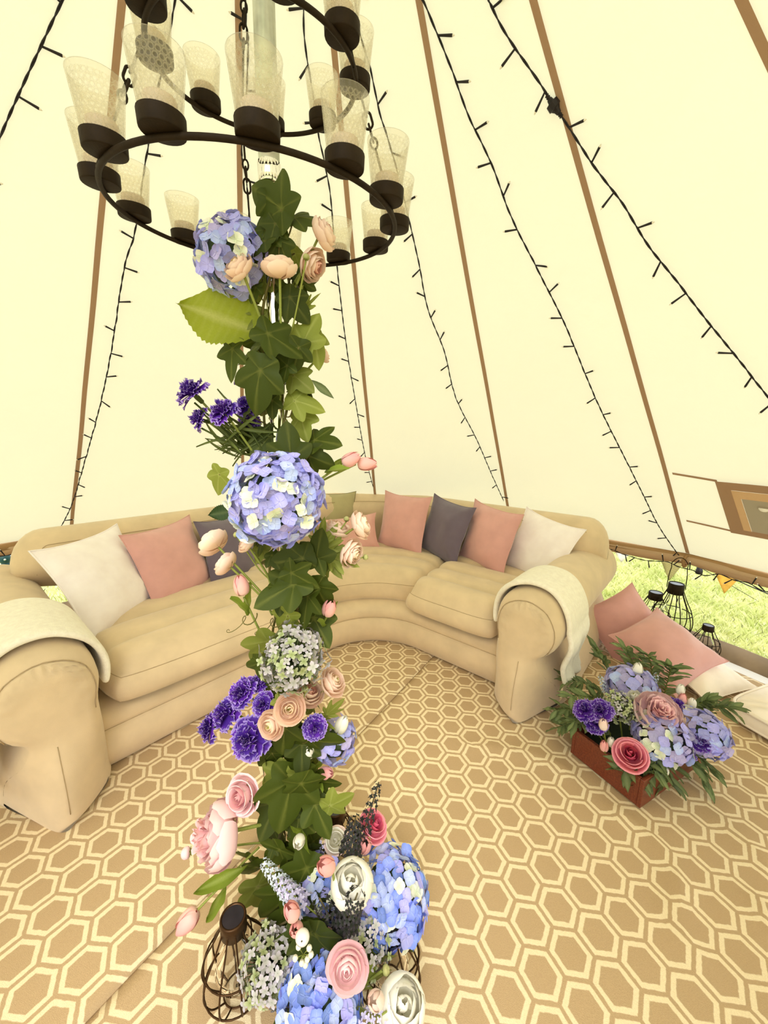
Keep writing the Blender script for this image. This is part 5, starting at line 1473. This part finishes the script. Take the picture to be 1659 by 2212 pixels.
def carn(label, px, py, rpx, dy, d, drop=0.14):
    p = P(px, py, dy); return bloom('carnation', 'carnation', label, 'flower', p - idir(*d) * rpx * mpx(p) * 0.4, idir(*d), rpx * mpx(p), pole_anchor(p, drop))
carn('purple carnation furthest left, highest of the upper group', 413, 846, 40, -0.02, (-0.55, 0.6, 0.5), 0.16)
carn('purple carnation in the middle of the upper left group', 482, 888, 36, -0.06, (-0.35, 0.6, 0.6), 0.12)
carn('purple carnation lowest of the upper left group', 430, 905, 28, -0.02, (-0.7, 0.2, 0.5), 0.12)
carn('purple carnation peeping over the large dark ivy leaf', 530, 822, 26, 0.02, (-0.1, 0.8, 0.3), 0.12)
carn('purple carnation tucked under the large dark ivy leaf', 532, 876, 30, 0.0, (-0.2, 0.3, 0.8), 0.1)
carn('small purple carnation hanging beside the grassy leaves', 538, 912, 24, 0.0, (0.1, -0.3, 0.8), 0.06)
gl = thing('carnation_leaf_spray', 'narrow grassy carnation leaves fanning out left of the pole', 'foliage', T(P(560, 950, -0.02))); GI = T(-P(560, 950, -0.02))
for k in range(34):
    r_ = random.Random(k + 40); an = r_.uniform(128, 225); q = r_.uniform(0, 1)
    leaf_at(GRASSY, gl, GI, 545 - 70 * q + r_.uniform(-20, 40), 950 - 25 * q + r_.uniform(-40, 40), r_.uniform(70, 120), an, r_.uniform(-0.05, 0.02), r_.uniform(-0.4, 0.5), r_.uniform(-0.8, 0.8))
mb = MB()
for (x0, y0, x1, y1) in ((420, 870, 575, 985), (480, 905, 580, 1000), (435, 925, 560, 970), (540, 930, 590, 990)):
    a, b = P(x0, y0, -0.03), P(x1, y1, -0.01); mb.add(*tube([a - P(560, 950, -0.02), (a + b) / 2 - P(560, 950, -0.02) - _U * 0.01, b - P(560, 950, -0.02)], 0.002, 5))
ob('stem', mb.mesh('stem', M_FEATH), gl)
def tul(kind, label, px, py, hpx, dy, d, drop=0.12, leaves=True, anchor=None):
    p = P(px, py, dy); r_ = hpx * mpx(p) / 1.15; dd = idir(*d)
    t = bloom(kind, 'tulip', label, 'flower', p - dd * r_ * 0.55, dd, r_, anchor if anchor is not None else pole_anchor(p, drop), calyx=False)
    if leaves:
        for s in (-1, 1):
            ob('leaf', TULEAF, t, T(0, 0, -1.2) @ Matrix.Rotation(s * 1.6, 4, 'Z') @ Matrix.Rotation(R(62), 4, 'X') @ Matrix.Scale(1.9, 4))
    return t
tul('tulip', 'coral pink tulip bud nearer the pole of the right-hand pair', 757, 993, 42, -0.02, (0.9, 0.42, 0.1), 0.10)
tul('tulip', 'coral pink tulip bud at the outer tip of the right-hand pair', 792, 1002, 42, 0.0, (0.98, 0.02, 0.1), 0.10, False)
tul('tulip', 'coral tulip half hidden behind the ivy above the large hydrangea', 668, 972, 36, 0.0, (0.4, 0.7, 0.2), 0.08, False)
ran('peach_ran', 'peach ranunculus seen from behind in front of the left grey cushion', 468, 1178, 34, -0.02, (-0.7, 0.6, -0.15), 0.14)
ran('peach_ran', 'smaller peach ranunculus below it in front of the left grey cushion', 494, 1222, 28, -0.03, (-0.75, 0.45, 0.0), 0.12)
ran('peach_ran', 'small peach ranunculus just under the large hydrangea at its left', 536, 1180, 20, -0.03, (-0.5, 0.6, 0.4), 0.1)
ran('green_bud', 'green bud on a thin stem left of the pole under the large hydrangea', 513, 1160, 12, -0.02, (-0.3, 0.9, 0.2), 0.1, 'flower_bud', stem_r=0.0015)
ran('peach_ran', 'peach ranunculus furthest right in front of the blush cushion', 770, 1138, 32, -0.01, (0.85, 0.35, 0.1), 0.12)
ran('peach_ran', 'peach ranunculus behind the fern-like leaves right of the pole', 725, 1150, 30, 0.01, (0.3, 0.7, 0.2), 0.1)
ran('peach_ran', 'drooping peach ranunculus lowest of the right-hand three', 752, 1192, 32, -0.02, (0.7, -0.25, 0.4), 0.06)
ran('green_bud', 'round green bud above the blush cushion', 748, 1126, 11, -0.01, (0.1, 0.95, 0.1), 0.1, 'flower_bud', stem_r=0.0015)
ran('green_bud', 'round green bud furthest right of the pole at seat height', 785, 1204, 11, -0.02, (0.95, 0.1, 0.1), 0.04, 'flower_bud', stem_r=0.0015)
fo = thing('ranunculus_leaf_spray', 'dark fern-like leaves right of the pole in front of the blush cushion', 'foliage', T(P(700, 1180, -0.02))); FI = T(-P(700, 1180, -0.02))
for (x, y, L, a) in ((710, 1165, 70, 60), (728, 1190, 75, 10), (700, 1200, 70, 40), (740, 1210, 70, -20), (718, 1225, 60, -50), (695, 1150, 60, 80)):
    leaf_at(RANLEAF, fo, FI, x, y, L, a, -0.02, 0.1, rng.uniform(-0.4, 0.4))
tul('tulip', 'pink tulip bud on the left in front of the seat cushion', 521, 1266, 46, -0.04, (-0.15, 0.95, 0.2), 0.16)
tul('tulip', 'pink tulip bud on the right in front of the sofa base', 711, 1314, 42, -0.03, (0.25, 0.8, 0.4), 0.14)
p = P(635, 1420, -0.08); allium('pale lilac and green allium ball on the middle of the pole', p, 76 * mpx(p), 210, anchor=pole_anchor(p, 0.12), seed=1, fl=0.15)
ran('peach_ran', 'peach ranunculus in profile at the right of the lower pole', 713, 1478, 32, -0.02, (0.65, 0.6, 0.3), 0.1)
ran('salmon_ran', 'salmon ranunculus partly hidden behind the open peach one', 668, 1503, 30, -0.02, (0.3, 0.7, 0.5), 0.1)
ran('peach_ran', 'open peach ranunculus with a yellow eye facing the camera', 628, 1530, 33, -0.10, (0.05, 0.35, 0.93), 0.1)
ran('peach_ran', 'peach ranunculus overlapping the open one at its lower left', 592, 1562, 31, -0.09, (-0.3, 0.1, 0.9), 0.1)
ran('green_bud', 'green bud just above the open peach ranunculus', 598, 1487, 12, -0.06, (0, 0.95, 0.3), 0.1, 'flower_bud', stem_r=0.0015)
ran('green_bud', 'green bud right of the open peach ranunculus', 660, 1494, 12, -0.06, (0.1, 0.95, 0.3), 0.1, 'flower_bud', stem_r=0.0015)
carn('purple carnation at the upper left of the lower group', 522, 1494, 36, -0.03, (-0.4, 0.6, 0.6), 0.12)
carn('small purple carnation highest of the lower group', 553, 1476, 24, -0.01, (-0.1, 0.8, 0.4), 0.12)
carn('purple carnation in the left middle of the lower group', 488, 1540, 38, -0.03, (-0.5, 0.4, 0.6), 0.1)
carn('purple carnation furthest left of the lower group', 450, 1574, 32, -0.02, (-0.75, 0.1, 0.5), 0.08)
carn('purple carnation just left of the peach blooms', 568, 1522, 28, -0.05, (-0.2, 0.4, 0.8), 0.08)
carn('largest purple carnation with pale frilled edges', 537, 1598, 48, -0.08, (-0.2, 0.2, 0.95), 0.08)
carn('purple carnation right of the pole in the lower group', 680, 1572, 28, -0.08, (0.2, 0.35, 0.9), 0.1)
tul('white_tulip', 'cream tulip bud right of the lower carnations', 738, 1566, 40, 0.0, (0.45, 0.85, 0.1), 0.1, False)
tul('white_tulip', 'white tulip bud tucked behind the ivy leaf', 668, 1625, 34, -0.03, (0.1, 0.7, 0.5), 0.08, False)
tul('tulip', 'pink tulip bud right of the pole below the carnations', 704, 1670, 36, -0.03, (0.75, 0.3, 0.5), 0.1)
ran('pink_rose', 'pink rose left of the pole above the peony', 533, 1712, 40, -0.06, (-0.35, 0.25, 0.9), 0.1, 'rose')
p = P(478, 1800, -0.10); bloom('peony', 'peony', 'large dusty pink peony left of the lower pole', 'flower', p - idir(-0.7, 0.2, 0.45) * 0.02, idir(-0.7, 0.2, 0.45), 66 * mpx(p), pole_anchor(p, 0.06), stem_r=0.004)
ran('pink_bud', 'closed pink bud beside the large peony', 412, 1840, 20, -0.06, (-0.95, -0.1, 0.2), 0.04, 'flower_bud')
tul('white_tulip', 'white tulip bud facing the camera below the ivy', 646, 1818, 36, -0.11, (0.05, 0.3, 0.95), 0.1)
tul('tulip', 'pink tulip hanging low over the carpet at the left', 405, 1990, 54, -0.14, (-0.6, -0.62, 0.1), 0.0, False, P(560, 1830, -0.04))
lv = thing('tulip_leaf_pair', 'two light green tulip leaves reaching left over the carpet', 'foliage', T(P(500, 1900, -0.1))); LI = T(-P(500, 1900, -0.1))
leaf_at(TULEAF, lv, LI, 485, 1895, 130, 205, -0.10, 0.1, 0.4); leaf_at(TULEAF, lv, LI, 470, 1945, 105, 245, -0.10, 0.0, -0.4)

# ---------------------------------------------------------------- flowers gathered round the pole foot
FOOT = Vector((PX + 0.05, PY - 0.12, 0.03))
def G(px, py, y): return at_y(px, py, y)
def grd(p, dx=0.0): return Vector((p.x * 0.75 + FOOT.x * 0.25 + dx, min(p.y + 0.04, 0.80), 0.016))
p = G(690, 1920, 0.70); hydrangea('lilac blue hydrangea left of the white peony at the pole foot', p, idir(-0.3, 0.55, 0.75), 62 * mpx(p), PAL_L + [('blue', 4)], 70, 0.25, grd(p), seed=6)
p = G(840, 1935, 0.69); hydrangea('large deep blue hydrangea at the right of the pole foot', p, idir(0.45, 0.45, 0.75), 88 * mpx(p), PAL_B, 120, 0.205, grd(p), 0.95, seed=7)
p = G(692, 2172, 0.545); hydrangea('deep blue hydrangea at the very bottom of the picture', p, idir(0, 0.45, 0.9), 92 * mpx(p), PAL_B, 110, 0.215, grd(p), 0.9, seed=8)
p = G(735, 2190, 0.60); 
def foot(kind, name, label, px, py, rpx, y, d, **kw):
    p = G(px, py, y); return bloom(kind, name, label, 'flower', p, idir(*d), rpx * mpx(p), grd(p), **kw)
foot('white_globe', 'peony', 'creamy white peony between the two blue hydrangeas', 762, 1915, 50, 0.64, (0.0, 0.85, 0.55))
foot('red_rose', 'rose', 'raspberry pink rose behind the blue hydrangea', 803, 1788, 32, 0.76, (0.45, 0.7, 0.35))
foot('white_rose', 'rose', 'cream rose half hidden behind the dark heather', 728, 1818, 26, 0.76, (-0.1, 0.7, 0.6))
foot('pink_ran', 'ranunculus', 'large pale pink ranunculus low in the foreground', 752, 2082, 44, 0.545, (0.0, 0.35, 0.95))
foot('white_globe', 'rose', 'big white rose at the lower right of the pole foot', 862, 2178, 54, 0.53, (0.25, 0.85, 0.5))
foot('pink_ran', 'ranunculus', 'small coral bloom deep among the dark heather', 706, 2024, 16, 0.60, (0.1, 0.5, 0.8))
foot('white_bud', 'flower_bud', 'white bud beside the two coral tulips', 655, 2018, 26, 0.565, (0.05, 0.4, 0.9), calyx=False)
foot('green_bud', 'flower_bud', 'yellow green bud right of the pale pink ranunculus', 828, 2096, 16, 0.56, (0.8, 0.4, 0.3))
foot('blush_tulip', 'tulip', 'blush tulip lying against the big white rose', 818, 2160, 42, 0.51, (-0.25, 0.7, 0.6), calyx=False)
def ftul(kind, label, px, py, hpx, y, d):
    p = G(px, py, y); r_ = hpx * mpx(p) / 1.15; dd = idir(*d); return bloom(kind, 'tulip', label, 'flower', p - dd * r_ * 0.55, dd, r_, grd(p), calyx=False)
ftul('tulip', 'coral tulip beside the raspberry rose', 786, 1826, 44, 0.72, (0.15, 0.8, 0.5))
ftul('tulip', 'coral tulip in front of the left hydrangea', 704, 1870, 52, 0.60, (-0.35, 0.7, 0.6))
ftul('tulip', 'coral tulip upper of the stacked pair at the left of the pole foot', 630, 1968, 48, 0.58, (-0.2, 0.85, 0.4))
ftul('tulip', 'coral tulip lower of the stacked pair beside the white bud', 640, 2008, 40, 0.575, (-0.05, 0.6, 0.7))
p = G(590, 2082, 0.60); allium('grey green allium ball in front of the left lantern', p, 72 * mpx(p), 200, ('al_l', 'al_g', 'al_l'), grd(p), 3, 0.15, 1.1, idir(-0.2, 0.6, 0.6))
p = G(785, 2032, 0.62); allium('lilac grey allium behind the pale pink ranunculus', p, 62 * mpx(p), 170, ('al_l', 'al_l', 'al_g'), grd(p), 4, 0.15, 1.1, idir(0.1, 0.6, 0.6))
spike('veronica_spike', 'pale grey blue veronica spike left of the pole foot', G(640, 1945, 0.66), G(568, 1862, 0.68), 0.020, 'greyblue', 60, 0.42, 0.45, 1)
spike('lavender_spike', 'mauve lavender spike below the veronica', G(668, 1962, 0.62), G(600, 1905, 0.64), 0.020, 'lavender', 50, 0.42, 0.5, 2)
spike('lavender_spike', 'mauve spike behind the left hydrangea', G(712, 1880, 0.76), G(700, 1810, 0.76), 0.020, 'lavender', 40, 0.42, 0.5, 5)
spike('heather_sprig', 'tall blackish heather sprig rising beside the raspberry rose', G(770, 1850, 0.74), G(818, 1690, 0.74), 0.020, 'heather', 60, 0.42, 0.35, 3, 'foliage')
spike('heather_sprig', 'blackish heather sprig in front of the cream rose', G(755, 1850, 0.70), G(768, 1765, 0.72), 0.024, 'heather', 60, 0.40, 0.5, 4, 'foliage')
spike('heather_sprig', 'blackish heather sprig below the white peony, leaning left', G(730, 2010, 0.62), G(690, 1940, 0.60), 0.022, 'heather', 50, 0.42, 0.6, 6, 'foliage')
spike('heather_sprig', 'blackish heather sprig below the white peony, leaning right', G(745, 2000, 0.61), G(772, 1930, 0.59), 0.024, 'heather', 55, 0.42, 0.6, 7, 'foliage')
spike('lavender_spike', 'grey mauve spike at the bottom edge beside the white rose', G(790, 2215, 0.52), G(835, 2185, 0.50), 0.018, 'lavender', 36, 0.45, 0.6, 8)
bs = thing('berry_sprig', 'sprig of tiny cream berries above the bottom hydrangea', 'foliage', T(G(655, 2060, 0.555))); BSI = T(-G(655, 2060, 0.555))
ball = mesh('berry', *lathe([(0.0005, 0.0055), (0.004, 0.004), (0.0055, 0), (0.004, -0.004), (0.0005, -0.0055)], 8), PM['white']); mb = MB()
for (x, y) in ((645, 2045), (668, 2048), (672, 2062), (652, 2080), (660, 2084), (638, 2070), (664, 2072)):
    q = BSI @ G(x, y, 0.55); ob('berry', ball, bs, T(q)); mb.add(*tube([q, BSI @ G(655, 2062, 0.56)], 0.0009, 4))
mb.add(*tube([BSI @ G(655, 2062, 0.56), BSI @ Vector((PX + 0.03, 0.62, 0.02))], 0.0012, 4)); ob('stem', mb.mesh('stem', M_STEM), bs)
ff = thing('leaf_cluster', 'dark leafy stems packed round the pole foot', 'foliage', T(FOOT)); FFI = T(-FOOT)
for (x, y, L, a, yy, k) in ((640, 2060, 90, 250, 0.60, 1), (668, 2055, 80, 270, 0.575, 0), (620, 1990, 110, 200, 0.66, 2), (700, 2050, 90, 300, 0.58, 1), (790, 1990, 90, -20, 0.66, 0), (860, 2020, 80, -40, 0.68, 2), (740, 1990, 100, 250, 0.66, 1),
                       (720, 2130, 90, 220, 0.56, 2), (800, 2120, 90, -10, 0.57, 3), (610, 2140, 80, 200, 0.60, 2), (640, 1920, 100, 240, 0.68, 0), (760, 2050, 100, 280, 0.64, 2), (690, 1990, 110, 220, 0.66, 2), (815, 2075, 80, 10, 0.6, 3), (780, 2110, 70, 40, 0.57, 4), (600, 1960, 100, 230, 0.68, 1), (842, 2200, 90, 0, 0.53, 3), (628, 2190, 80, 215, 0.56, 2)):
    leaf_at(KIND[k], ff, FFI, x, y, L, a, 0, rng.uniform(-.3, .3), rng.uniform(-.5, .5), y=yy)
mb = MB()
for k in range(16):
    a = G(620 + k * 15, 1990 + (k * 37) % 90, 0.64); mb.add(*tube([FFI @ a, FFI @ Vector((PX + (k - 8) * 0.012, 0.70 + 0.004 * (k % 5), 0.018))], 0.0022, 5))
ob('stem', mb.mesh('stem', M_STEMD), ff)
# ---------------------------------------------------------------- wooden flower box on the right
M_WOOD, _t, _b = newmat('stained_pine')
_co = _t.new('ShaderNodeTexCoord'); _mp = _t.new('ShaderNodeMapping'); _mp.inputs['Scale'].default_value = (3, 40, 40); _t.link(_co.outputs['Object'], _mp.inputs[0])
_n = _t.noise(4, 5, 0.6, _mp.outputs[0])
_t.link(_t.ramp(_n, [(0.3, (0.11, 0.016, 0.008)), (0.7, (0.24, 0.052, 0.020))]), _b.inputs['Base Color']); _b.inputs['Roughness'].default_value = 0.4; _b.inputs['Coat Weight'].default_value = 0.2
_t.link(_t.bump(_n, 0.15, 0.002), _b.inputs['Normal'])
BF, BL, BRt = at_z(1382, 1747, 0.012), at_z(1236, 1624, 0.012), at_z(1516, 1650, 0.012)
byaw = math.atan2(BRt.y - BF.y, BRt.x - BF.x)
BW, BD, BH = (BRt - BF).length, 0.26, 0.105
BM = T(BF) @ Matrix.Rotation(byaw, 4, 'Z')
box = thing('wooden_planter', 'red brown stained wooden planter box full of flowers on the carpet', 'planter', BM)
def plank(name, x0, x1, y0, y1, z0, z1, parent, flare=0.012):
    V = [(x0, y0, z0), (x1, y0, z0), (x1, y1, z0), (x0, y1, z0), (x0, y0, z1), (x1, y0, z1), (x1, y1, z1), (x0, y1, z1)]
    F = [(3, 2, 1, 0), (4, 5, 6, 7), (0, 1, 5, 4), (1, 2, 6, 5), (2, 3, 7, 6), (3, 0, 4, 7)]
    o = ob(name, mesh(name, V, F, M_WOOD, smooth=False), parent)
    bv = o.modifiers.new('b', 'BEVEL'); bv.width = 0.002; bv.segments = 2
    return o
th = 0.013
plank('front_board', 0, BW, 0, th, 0, BH, box); plank('back_board', 0, BW, BD - th, BD, 0, BH, box)
plank('end_board', 0, th, th, BD - th, 0, BH, box); plank('end_board', BW - th, BW, th, BD - th, 0, BH, box)
plank('bottom_board', th, BW - th, th, BD - th, 0.002, 0.012, box)
fm = ob('floral_foam', mesh('floral_foam', [(th, th, .012), (BW - th, th, .012), (BW - th, BD - th, .012), (th, BD - th, .012), (th + .01, th + .01, .075), (BW - th - .01, th + .01, .075), (BW - th - .01, BD - th - .01, .075), (th + .01, BD - th - .01, .075)], [(3, 2, 1, 0), (4, 5, 6, 7), (0, 1, 5, 4), (1, 2, 6, 5), (2, 3, 7, 6), (3, 0, 4, 7)], mat('dark_foam', (0.02, 0.03, 0.012), 0.9), smooth=False), box)
BC = BM @ Vector((BW / 2, BD / 2, 0.07))
def Bz(px, py, z): return at_z(px, py, z)
def ban(p):
    """where a stem goes into the box"""
    l = BM.inverted() @ p
    return BM @ Vector((min(max(BW / 2 + (l.x - BW / 2) * 0.6, 0.04), BW - 0.04), min(max(BD / 2 + (l.y - BD / 2) * 0.6, 0.04), BD - 0.04), 0.07))
def bdir(p, up=0.9, cam=0.5):
    d = (p - BC); d.z = 0; d = d.normalized() if d.length > 1e-3 else Vector((0, 0, 0))
    return (d * 0.5 + Vector((0, 0, up)) + (EYE - p).normalized() * cam)
def bb(kind, name, label, px, py, rpx, z, **kw):
    p = Bz(px, py, z); return bloom(kind, name, label, 'flower', p, bdir(p), rpx * mpx(p), ban(p), **kw)
p = Bz(1362, 1484, 0.25); hydrangea('dusty lilac hydrangea at the back of the wooden planter', p, bdir(p), 50 * mpx(p), PAL_M, 46, 0.30, ban(p), seed=20)
p = Bz(1430, 1594, 0.19); hydrangea('dusty lilac hydrangea in the middle front of the wooden planter', p, bdir(p), 56 * mpx(p), PAL_M + [('cream', 2)], 60, 0.27, ban(p), seed=21)
p = Bz(1520, 1584, 0.20); hydrangea('lilac hydrangea at the right end of the wooden planter', p, bdir(p), 50 * mpx(p), PAL_M + [('lilac', 4)], 54, 0.28, ban(p), seed=22)
bb('peony', 'peony', 'full pink peony in the centre of the wooden planter', 1416, 1546, 46, 0.24, stem_r=0.003)
bb('red_rose', 'rose', 'deep rose red rose at the front corner of the wooden planter', 1362, 1634, 34, 0.15)
for (lab, x, y, r_, z) in (('purple carnation leftmost in the wooden planter', 1266, 1538, 26, 0.22), ('purple carnation beside the leftmost one in the planter', 1300, 1540, 28, 0.23), ('purple carnation lower of the left three in the planter', 1288, 1566, 24, 0.19),
                           ('purple carnation behind the pink peony in the planter', 1458, 1528, 20, 0.24), ('purple carnation at the right front of the planter', 1507, 1606, 24, 0.19), ('small purple carnation lowest at the planter front', 1486, 1630, 16, 0.15)):
    bb('carnation', 'carnation', lab, x, y, r_, z)
p = Bz(1337, 1528, 0.24); allium('grey green allium ball left of the peony in the planter', p, 36 * mpx(p), 120, ('al_l', 'al_g', 'al_g'), ban(p), 8, 0.16)
bb('white_ran', 'ranunculus', 'small white ranunculus above the pink peony in the planter', 1371, 1504, 13, 0.27)
bb('white_ran', 'ranunculus', 'cream ranunculus touching the peony at its right', 1444, 1534, 18, 0.24)
bb('white_ran', 'ranunculus', 'upper cream ranunculus right of the peony', 1486, 1540, 16, 0.24)
bb('peach_ran', 'ranunculus', 'peach cream ranunculus over the right hydrangea', 1476, 1562, 20, 0.22)
def btul(kind, lab, x, y, h_, z, lean=(0, 0, 1)):
    p = Bz(x, y, z); r_ = h_ * mpx(p) / 1.15; d = (Vector(lean) + (p - BC) * 0.8 + Vector((0, 0, 0.4))).normalized(); return bloom(kind, 'tulip', lab, 'flower', p - d * r_ * 0.55, d, r_, ban(p), calyx=False)
btul('white_tulip', 'white tulip standing tallest at the back of the planter', 1378, 1446, 28, 0.33)
btul('white_tulip', 'cream tulip at the right back of the planter', 1470, 1490, 24, 0.28)
btul('tulip', 'pink tulip between two cream ones at the right back of the planter', 1474, 1510, 24, 0.26)
btul('white_tulip', 'cream tulip nearest the loose willow sprig on the right', 1494, 1520, 24, 0.25)
btul('blush_tulip', 'blush tulip in front of the left carnations in the planter', 1303, 1565, 26, 0.22)
btul('tulip', 'pink tulip bud hanging over the left board of the planter', 1305, 1612, 24, 0.15)
btul('white_tulip', 'cream tulip bud over the left board of the planter', 1320, 1603, 22, 0.16)
btul('white_tulip', 'cream bud low on the right board of the planter', 1438, 1666, 18, 0.12)
spike('lavender_spike', 'grey lavender spike at the left back of the planter', Bz(1312, 1500, 0.2), Bz(1296, 1460, 0.27), 0.016, 'greyblue', 40, 0.45, 0.5, 12)
spike('lavender_spike', 'grey lavender spike at the right back of the planter', Bz(1402, 1500, 0.2), Bz(1420, 1455, 0.28), 0.016, 'greyblue', 40, 0.45, 0.5, 13)
def sprig(label, a, b, n, L, seed, m=LANCE, droop=0.03, wid=1.0):
    a = Vector(a); b = Vector(b); t = thing('willow_sprig', label, 'foliage', T(a)); rr = random.Random(seed)
    mid = (a + b) / 2 + Vector((0, 0, droop)); C = spline([a, mid, b], 8)
    ob('stem', mesh('stem', *tube([p - a for p in C], [0.0022 - 0.0012 * i / (len(C) - 1) for i in range(len(C))], 5), M_STEM), t)
    for i in range(n):
        v = 0.18 + 0.82 * (i + 0.5) / n; k = v * (len(C) - 1); k0 = min(int(k), len(C) - 2); p = C[k0].lerp(C[k0 + 1], k - k0); tg = (C[k0 + 1] - C[k0]).normalized()
        sd = tg.cross(Vector((0, 0, 1))).normalized() * (1 if i % 2 else -1)
        yv = (tg * rr.uniform(0.4, 0.9) + sd * rr.uniform(0.4, 1.0) + Vector((0, 0, rr.uniform(-0.45, 0.55)))).normalized()
        zv = Vector((rr.uniform(-.5, .5), rr.uniform(-.5, .5), 1)); zv = (zv - yv * zv.dot(yv)).normalized(); xv = yv.cross(zv)
        s = L * rr.uniform(0.7, 1.15)
        ob('leaf', m, t, T(p - a) @ Matrix((xv, yv, zv)).transposed().to_4x4() @ Matrix.Diagonal((s * wid, s, s, 1)))
    return t
WIL = [('willow leaf sprig at the back left of the planter, against the throw fringe', (1320, 1520, .10), (1225, 1470, .20), 18),
       ('willow leaf sprig spreading left over the carpet from the planter', (1310, 1560, .10), (1200, 1535, .13), 18),
       ('willow leaf sprig drooping over the left end of the planter', (1310, 1570, .11), (1212, 1572, .10), 20),
       ('bushy willow leaf sprig above the leftmost carnations in the planter', (1320, 1540, .12), (1232, 1505, .22), 18),
       ('willow leaf sprig in front of the left carnations in the planter', (1320, 1585, .12), (1240, 1560, .17), 16),
       ('willow leaf sprig between the red rose and the right front board', (1420, 1630, .12), (1410, 1672, .12), 14),
       ('willow leaf sprig in front of the rear pink floor cushion', (1330, 1500, .12), (1290, 1405, .33), 20),
       ('willow leaf sprig standing at the middle back of the planter', (1380, 1500, .12), (1350, 1400, .36), 20),
       ('willow leaf sprig leaning on the front pink floor cushion', (1410, 1500, .12), (1400, 1415, .36), 20),
       ('willow leaf sprig at the right back in front of the cream pillow', (1430, 1520, .12), (1452, 1440, .32), 22),
       ('willow leaf sprig reaching out to the right box cushion', (1490, 1560, .12), (1580, 1530, .22), 20),
       ('shorter willow leaf sprig above the right hydrangea', (1480, 1560, .12), (1530, 1515, .24), 14),
       ('willow leaf sprig hanging over the right front board', (1430, 1630, .10), (1445, 1690, .07), 20),
       ('willow leaf sprig hanging over the front corner of the planter', (1410, 1640, .11), (1385, 1690, .09), 14),
       ('willow leaf sprig trailing furthest down the front corner', (1385, 1640, .11), (1345, 1668, .10), 12),
       ('willow leaf sprig along the right board below the lilac blooms', (1450, 1630, .11), (1525, 1650, .10), 18),
       ('thin willow leaf sprig curling at the far right of the planter', (1470, 1640, .10), (1518, 1680, .05), 12)]
for i, (lab, a, b, n) in enumerate(WIL): sprig(lab, Bz(*a), Bz(*b), n + 8, 0.066, i + 60, wid=1.2)
